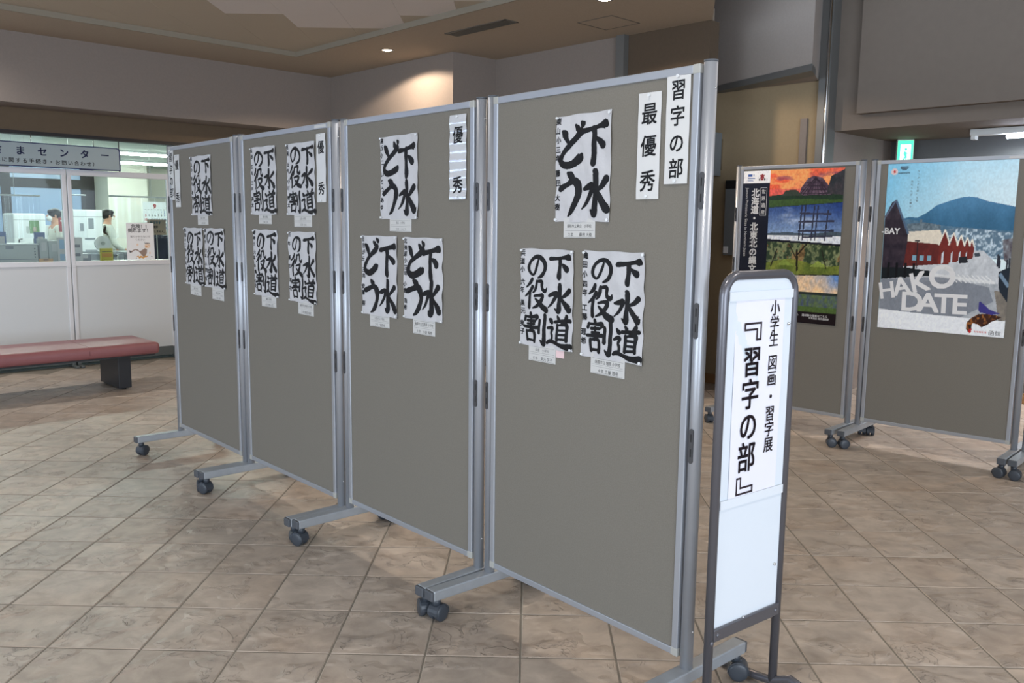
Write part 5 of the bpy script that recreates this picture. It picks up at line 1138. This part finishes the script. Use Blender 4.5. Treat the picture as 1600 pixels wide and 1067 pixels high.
# ------------------------------------------------------------------ people in the office
def skin_mesh(name, verts, edges, radii, mats_, parent=None, sub=1):
    me = bpy.data.meshes.new(name); me.from_pydata(verts, edges, []); o = link(name, me, parent)
    sk = o.modifiers.new('skin', 'SKIN')
    for i, r in enumerate(radii): me.skin_vertices[0].data[i].radius = r if isinstance(r, tuple) else (r, r)
    me.skin_vertices[0].data[0].use_root = True
    sk.use_smooth_shade = True; s_ = o.modifiers.new('sub', 'SUBSURF'); s_.levels = s_.render_levels = sub
    m2 = bpy.data.meshes.new_from_object(o.evaluated_get(bpy.context.evaluated_depsgraph_get())); o.modifiers.clear(); o.data = m2
    m2.materials.clear(); m2.materials.append(mats_); return o
def person(px, py, w, face, label, mask, shirt, lean=.0, facecol='skin'):
    """head centre at the pixel, face = +1 looks along +x of the office frame, -1 the other way"""
    s_, zh = px_at(px, py, w); t = empty('person', uw(s_, w, 0) @ Matrix.Rotation(0 if face > 0 else PI, 4, 'Z'), label, 'person')
    h = zh + .12; k = h / 1.70; l = lean
    V = lambda *a: tuple(Vector(a) * k)
    hip = .93; sh = 1.40
    vs = [V(-.02, 0, hip), V(-.01 + l * .3, 0, 1.10), V(l * .7, 0, 1.28), V(l, 0, 1.42), V(l + .015, 0, 1.49), V(l + .03, 0, 1.56), V(l + .035, 0, 1.63),
          V(l, .17, 1.38), V(l + .05, .22, 1.12), V(l + .26, .18, 1.02), V(l + .33, .17, 1.01),
          V(l, -.17, 1.38), V(l + .05, -.22, 1.12), V(l + .26, -.18, 1.02), V(l + .33, -.17, 1.01),
          V(0, .09, .88), V(.01, .10, .48), V(-.01, .10, .08), V(.12, .10, .04), V(0, -.09, .88), V(.01, -.10, .48), V(-.01, -.10, .08), V(.12, -.10, .04)]
    ed = [(0, 1), (1, 2), (2, 3), (3, 4), (4, 5), (5, 6), (3, 7), (7, 8), (8, 9), (9, 10), (3, 11), (11, 12), (12, 13), (13, 14), (0, 15), (15, 16), (16, 17), (17, 18), (0, 19), (19, 20), (20, 21), (21, 22)]
    rd = [(.11, .15), (.10, .135), (.11, .15), (.08, .12), .052, (.078, .070), (.082, .074), .055, .042, .032, .034, .055, .042, .032, .034, .08, .055, .042, .035, .08, .055, .042, .035]
    for sgn, root in ((1, 10), (-1, 14)):
        for q in range(5):
            b = len(vs); yy_ = sgn * (.17) + (q - 2) * .017; Lf = (.05, .068, .076, .07, .055)[q]
            if q == (4 if sgn < 0 else 0): yy_ += (-.02 * sgn if False else 0)
            vs.append(V(l + .37, yy_, 1.005)); vs.append(V(l + .37 + Lf, yy_ * 1.02, .985)); ed += [(root, b), (b, b + 1)]; rd += [.011, .0085]
    body = skin_mesh('body', vs, ed, [tuple(k * x for x in r) if isinstance(r, tuple) else r * k for r in rd], M['skin'], t, 1)
    # clothing: torso + sleeves, trousers
    sv = [V(-.02, 0, hip - .02), V(-.01 + l * .3, 0, 1.10), V(l * .7, 0, 1.28), V(l, 0, 1.43), V(l, .17, 1.385), V(l + .05, .22, 1.12), V(l + .22, .185, 1.035), V(l, -.17, 1.385), V(l + .05, -.22, 1.12), V(l + .22, -.185, 1.035)]
    skin_mesh('shirt', sv, [(0, 1), (1, 2), (2, 3), (3, 4), (4, 5), (5, 6), (3, 7), (7, 8), (8, 9)], [tuple(k * x for x in r) for r in ((.13, .17), (.12, .155), (.13, .17), (.085, .13), (.068, .068), (.056, .056), (.045, .045), (.068, .068), (.056, .056), (.045, .045))], M[shirt], t)
    tv = [V(-.02, 0, hip + .03), V(0, .09, .86), V(.01, .10, .48), V(-.01, .10, .10), V(0, -.09, .86), V(.01, -.10, .48), V(-.01, -.10, .10)]
    skin_mesh('trousers', tv, [(0, 1), (1, 2), (2, 3), (0, 4), (4, 5), (5, 6)], [tuple(k * x for x in r) for r in ((.13, .16), (.095, .095), (.072, .072), (.062, .062), (.095, .095), (.072, .072), (.062, .062))], M['navy'], t)
    mb = MB(); hc = Vector(V(l + .035, 0, 1.605)); mb.ball(hc + Vector((-.022 * k, 0, .030 * k)), (.098 * k, .088 * k, .092 * k), 16, 10); mb.ball(hc + Vector((.030 * k, 0, .062 * k)), (.062 * k, .074 * k, .046 * k), 14, 8); obj('hair', mb, M['hair'], t)
    mb = MB(); mb.tube([hc + Vector((.082 * k, 0, .02 * k)), hc + Vector((.105 * k, 0, -.012 * k)), hc + Vector((.088 * k, 0, -.02 * k))], [.008 * k, .013 * k, .009 * k], 8); obj('nose', mb, M['skin'], t)
    for sg in (-1, 1):
        mb = MB(); mb.ball(hc + Vector((.076 * k, sg * .030 * k, .012 * k)), (.010 * k, .012 * k, .007 * k), 8, 6); obj('eye', mb, M['black'], t)
        mb = MB(); mb.ball(hc + Vector((-.005 * k, sg * .078 * k, -.005 * k)), (.016 * k, .008 * k, .028 * k), 8, 6); obj('ear', mb, M['skin'], t)
    mb = MB()
    if mask: mb.ball(hc + Vector((.062 * k, 0, -.045 * k)), (.050 * k, .058 * k, .048 * k), 14, 8); obj('face_mask', mb, M['white'], t)
    else: mb.ball(hc + Vector((.083 * k, 0, -.05 * k)), (.008 * k, .022 * k, .005 * k), 8, 6); obj('mouth', mb, M['redprint'], t)
person(91, 341, 13.5, -1, 'office worker with black hair, white face mask and white shirt looking left', True, 'shirt', .03)
person(160, 341, 13.5, 1, 'dark-haired office worker in a pale shirt leaning behind the right machine', False, 'shirt', .06)

# ------------------------------------------------------------------ things on the right
# ceiling tube in the passage
t = empty('passage_light', Matrix.Translation(SW(7.05, 2.36, 2.112)) @ Matrix.Rotation(ANG + PI / 2, 4, 'Z') @ Matrix.Rotation(PI, 4, 'Z'), 'bright white tube light under the low ceiling of the passage at right', 'ceiling light')
mb = MB(); mb.box(0, 1.25, -.05, .05, -.045, 0, .004); mb.box(.0, .035, -.03, .03, -.075, -.04, .004); obj('housing', mb, M['offwhite'], t)
mb = MB(); mb.tube([(.24, 0, -.062), (1.22, 0, -.062)], .017, 12); obj('tube', mb, mat('passage_tube_glow', (255, 255, 255), .5, emis=(225, 235, 255), estr=60), t)
# exit sign
s_x, w_x = 7.45, 7.45 * math.tan(R_(46.05 - 24.05))
t = empty('exit_sign', Matrix.Translation(SW(s_x, w_x, 1.845)) @ Matrix.Rotation(ANG - PI / 2 + .5, 4, 'Z'), 'small green emergency exit sign hanging under the low ceiling', 'exit sign')
mb = MB(); mb.box(-.065, .065, -.02, .06, 0, .268, .004); obj('housing', mb, M['offwhite'], t)
mb = MB(); mb.box(-.058, .058, -.024, -.019, .012, .256); obj('green_face', mb, M['exit'], t)
mb = MB(); fx = lambda x, z: (x, -.0245, z)
mb.add([fx(-.038, .04), fx(.042, .04), fx(.042, .225), fx(-.038, .225)], [(0, 1, 2, 3)]); obj('doorway_pictogram', mb, M['exitw'], t)
mb = MB(); fx = lambda x, z: (x, -.025, z)
for p in ([(0, .12), (.016, .11), (.012, .16), (-.006, .17), (-.014, .15)], [(0, .12), (.008, .115), (.022, .07), (.012, .07)], [(-.004, .125), (.004, .115), (-.018, .08), (-.026, .086)], [(-.006, .165), (.0, .155), (.028, .145), (.026, .152)]): mb.add([fx(*q_) for q_ in p], [list(range(len(p)))])
mb.add([fx(.004 + .011 * math.cos(2 * PI * k / 10), .186 + .011 * math.sin(2 * PI * k / 10)) for k in range(10)], [list(range(10))]); obj('running_figure', mb, M['exit'], t)
# wall fittings on the brown wall
def wmat(w, z, s=6.454): return Matrix.Translation(SW(s, w, z)) @ Matrix.Rotation(ANG - PI / 2, 4, 'Z')   # local x towards -N (right), y away
wA = 6.454 * math.tan(R_(46.05 - 14.0))
t = empty('wall_intercom', wmat(wA, 1.13), 'tall grey wall unit with black cap and white card behind the rear board', 'wall unit')
mb = MB(); mb.box(-.02, .12, -.05, 0, 0, .56, .004); obj('body', mb, M['mgrey'], t)
mb = MB(); mb.box(-.02, .12, -.055, 0, .56, .63, .004); obj('cap', mb, M['black'], t)
mb = MB(); mb.box(-.012, .03, -.056, -.05, .02, .075); obj('white_card', mb, M['white'], t)
wB = 6.454 * math.tan(R_(46.05 - 13.55))
t = empty('projecting_sign', wmat(wB + .02, 1.80), 'dark board projecting from the brown wall behind the nearest post', 'sign')
mb = MB(); mb.box(-.03, -.008, -.34, -.01, 0, .36, .004); obj('panel', mb, M['mgrey'], t); mb = MB(); mb.box(-.035, -.003, -.02, 0, .05, .31, .002); obj('bracket', mb, M['steel'], t)
print('objects', len(bpy.data.objects))
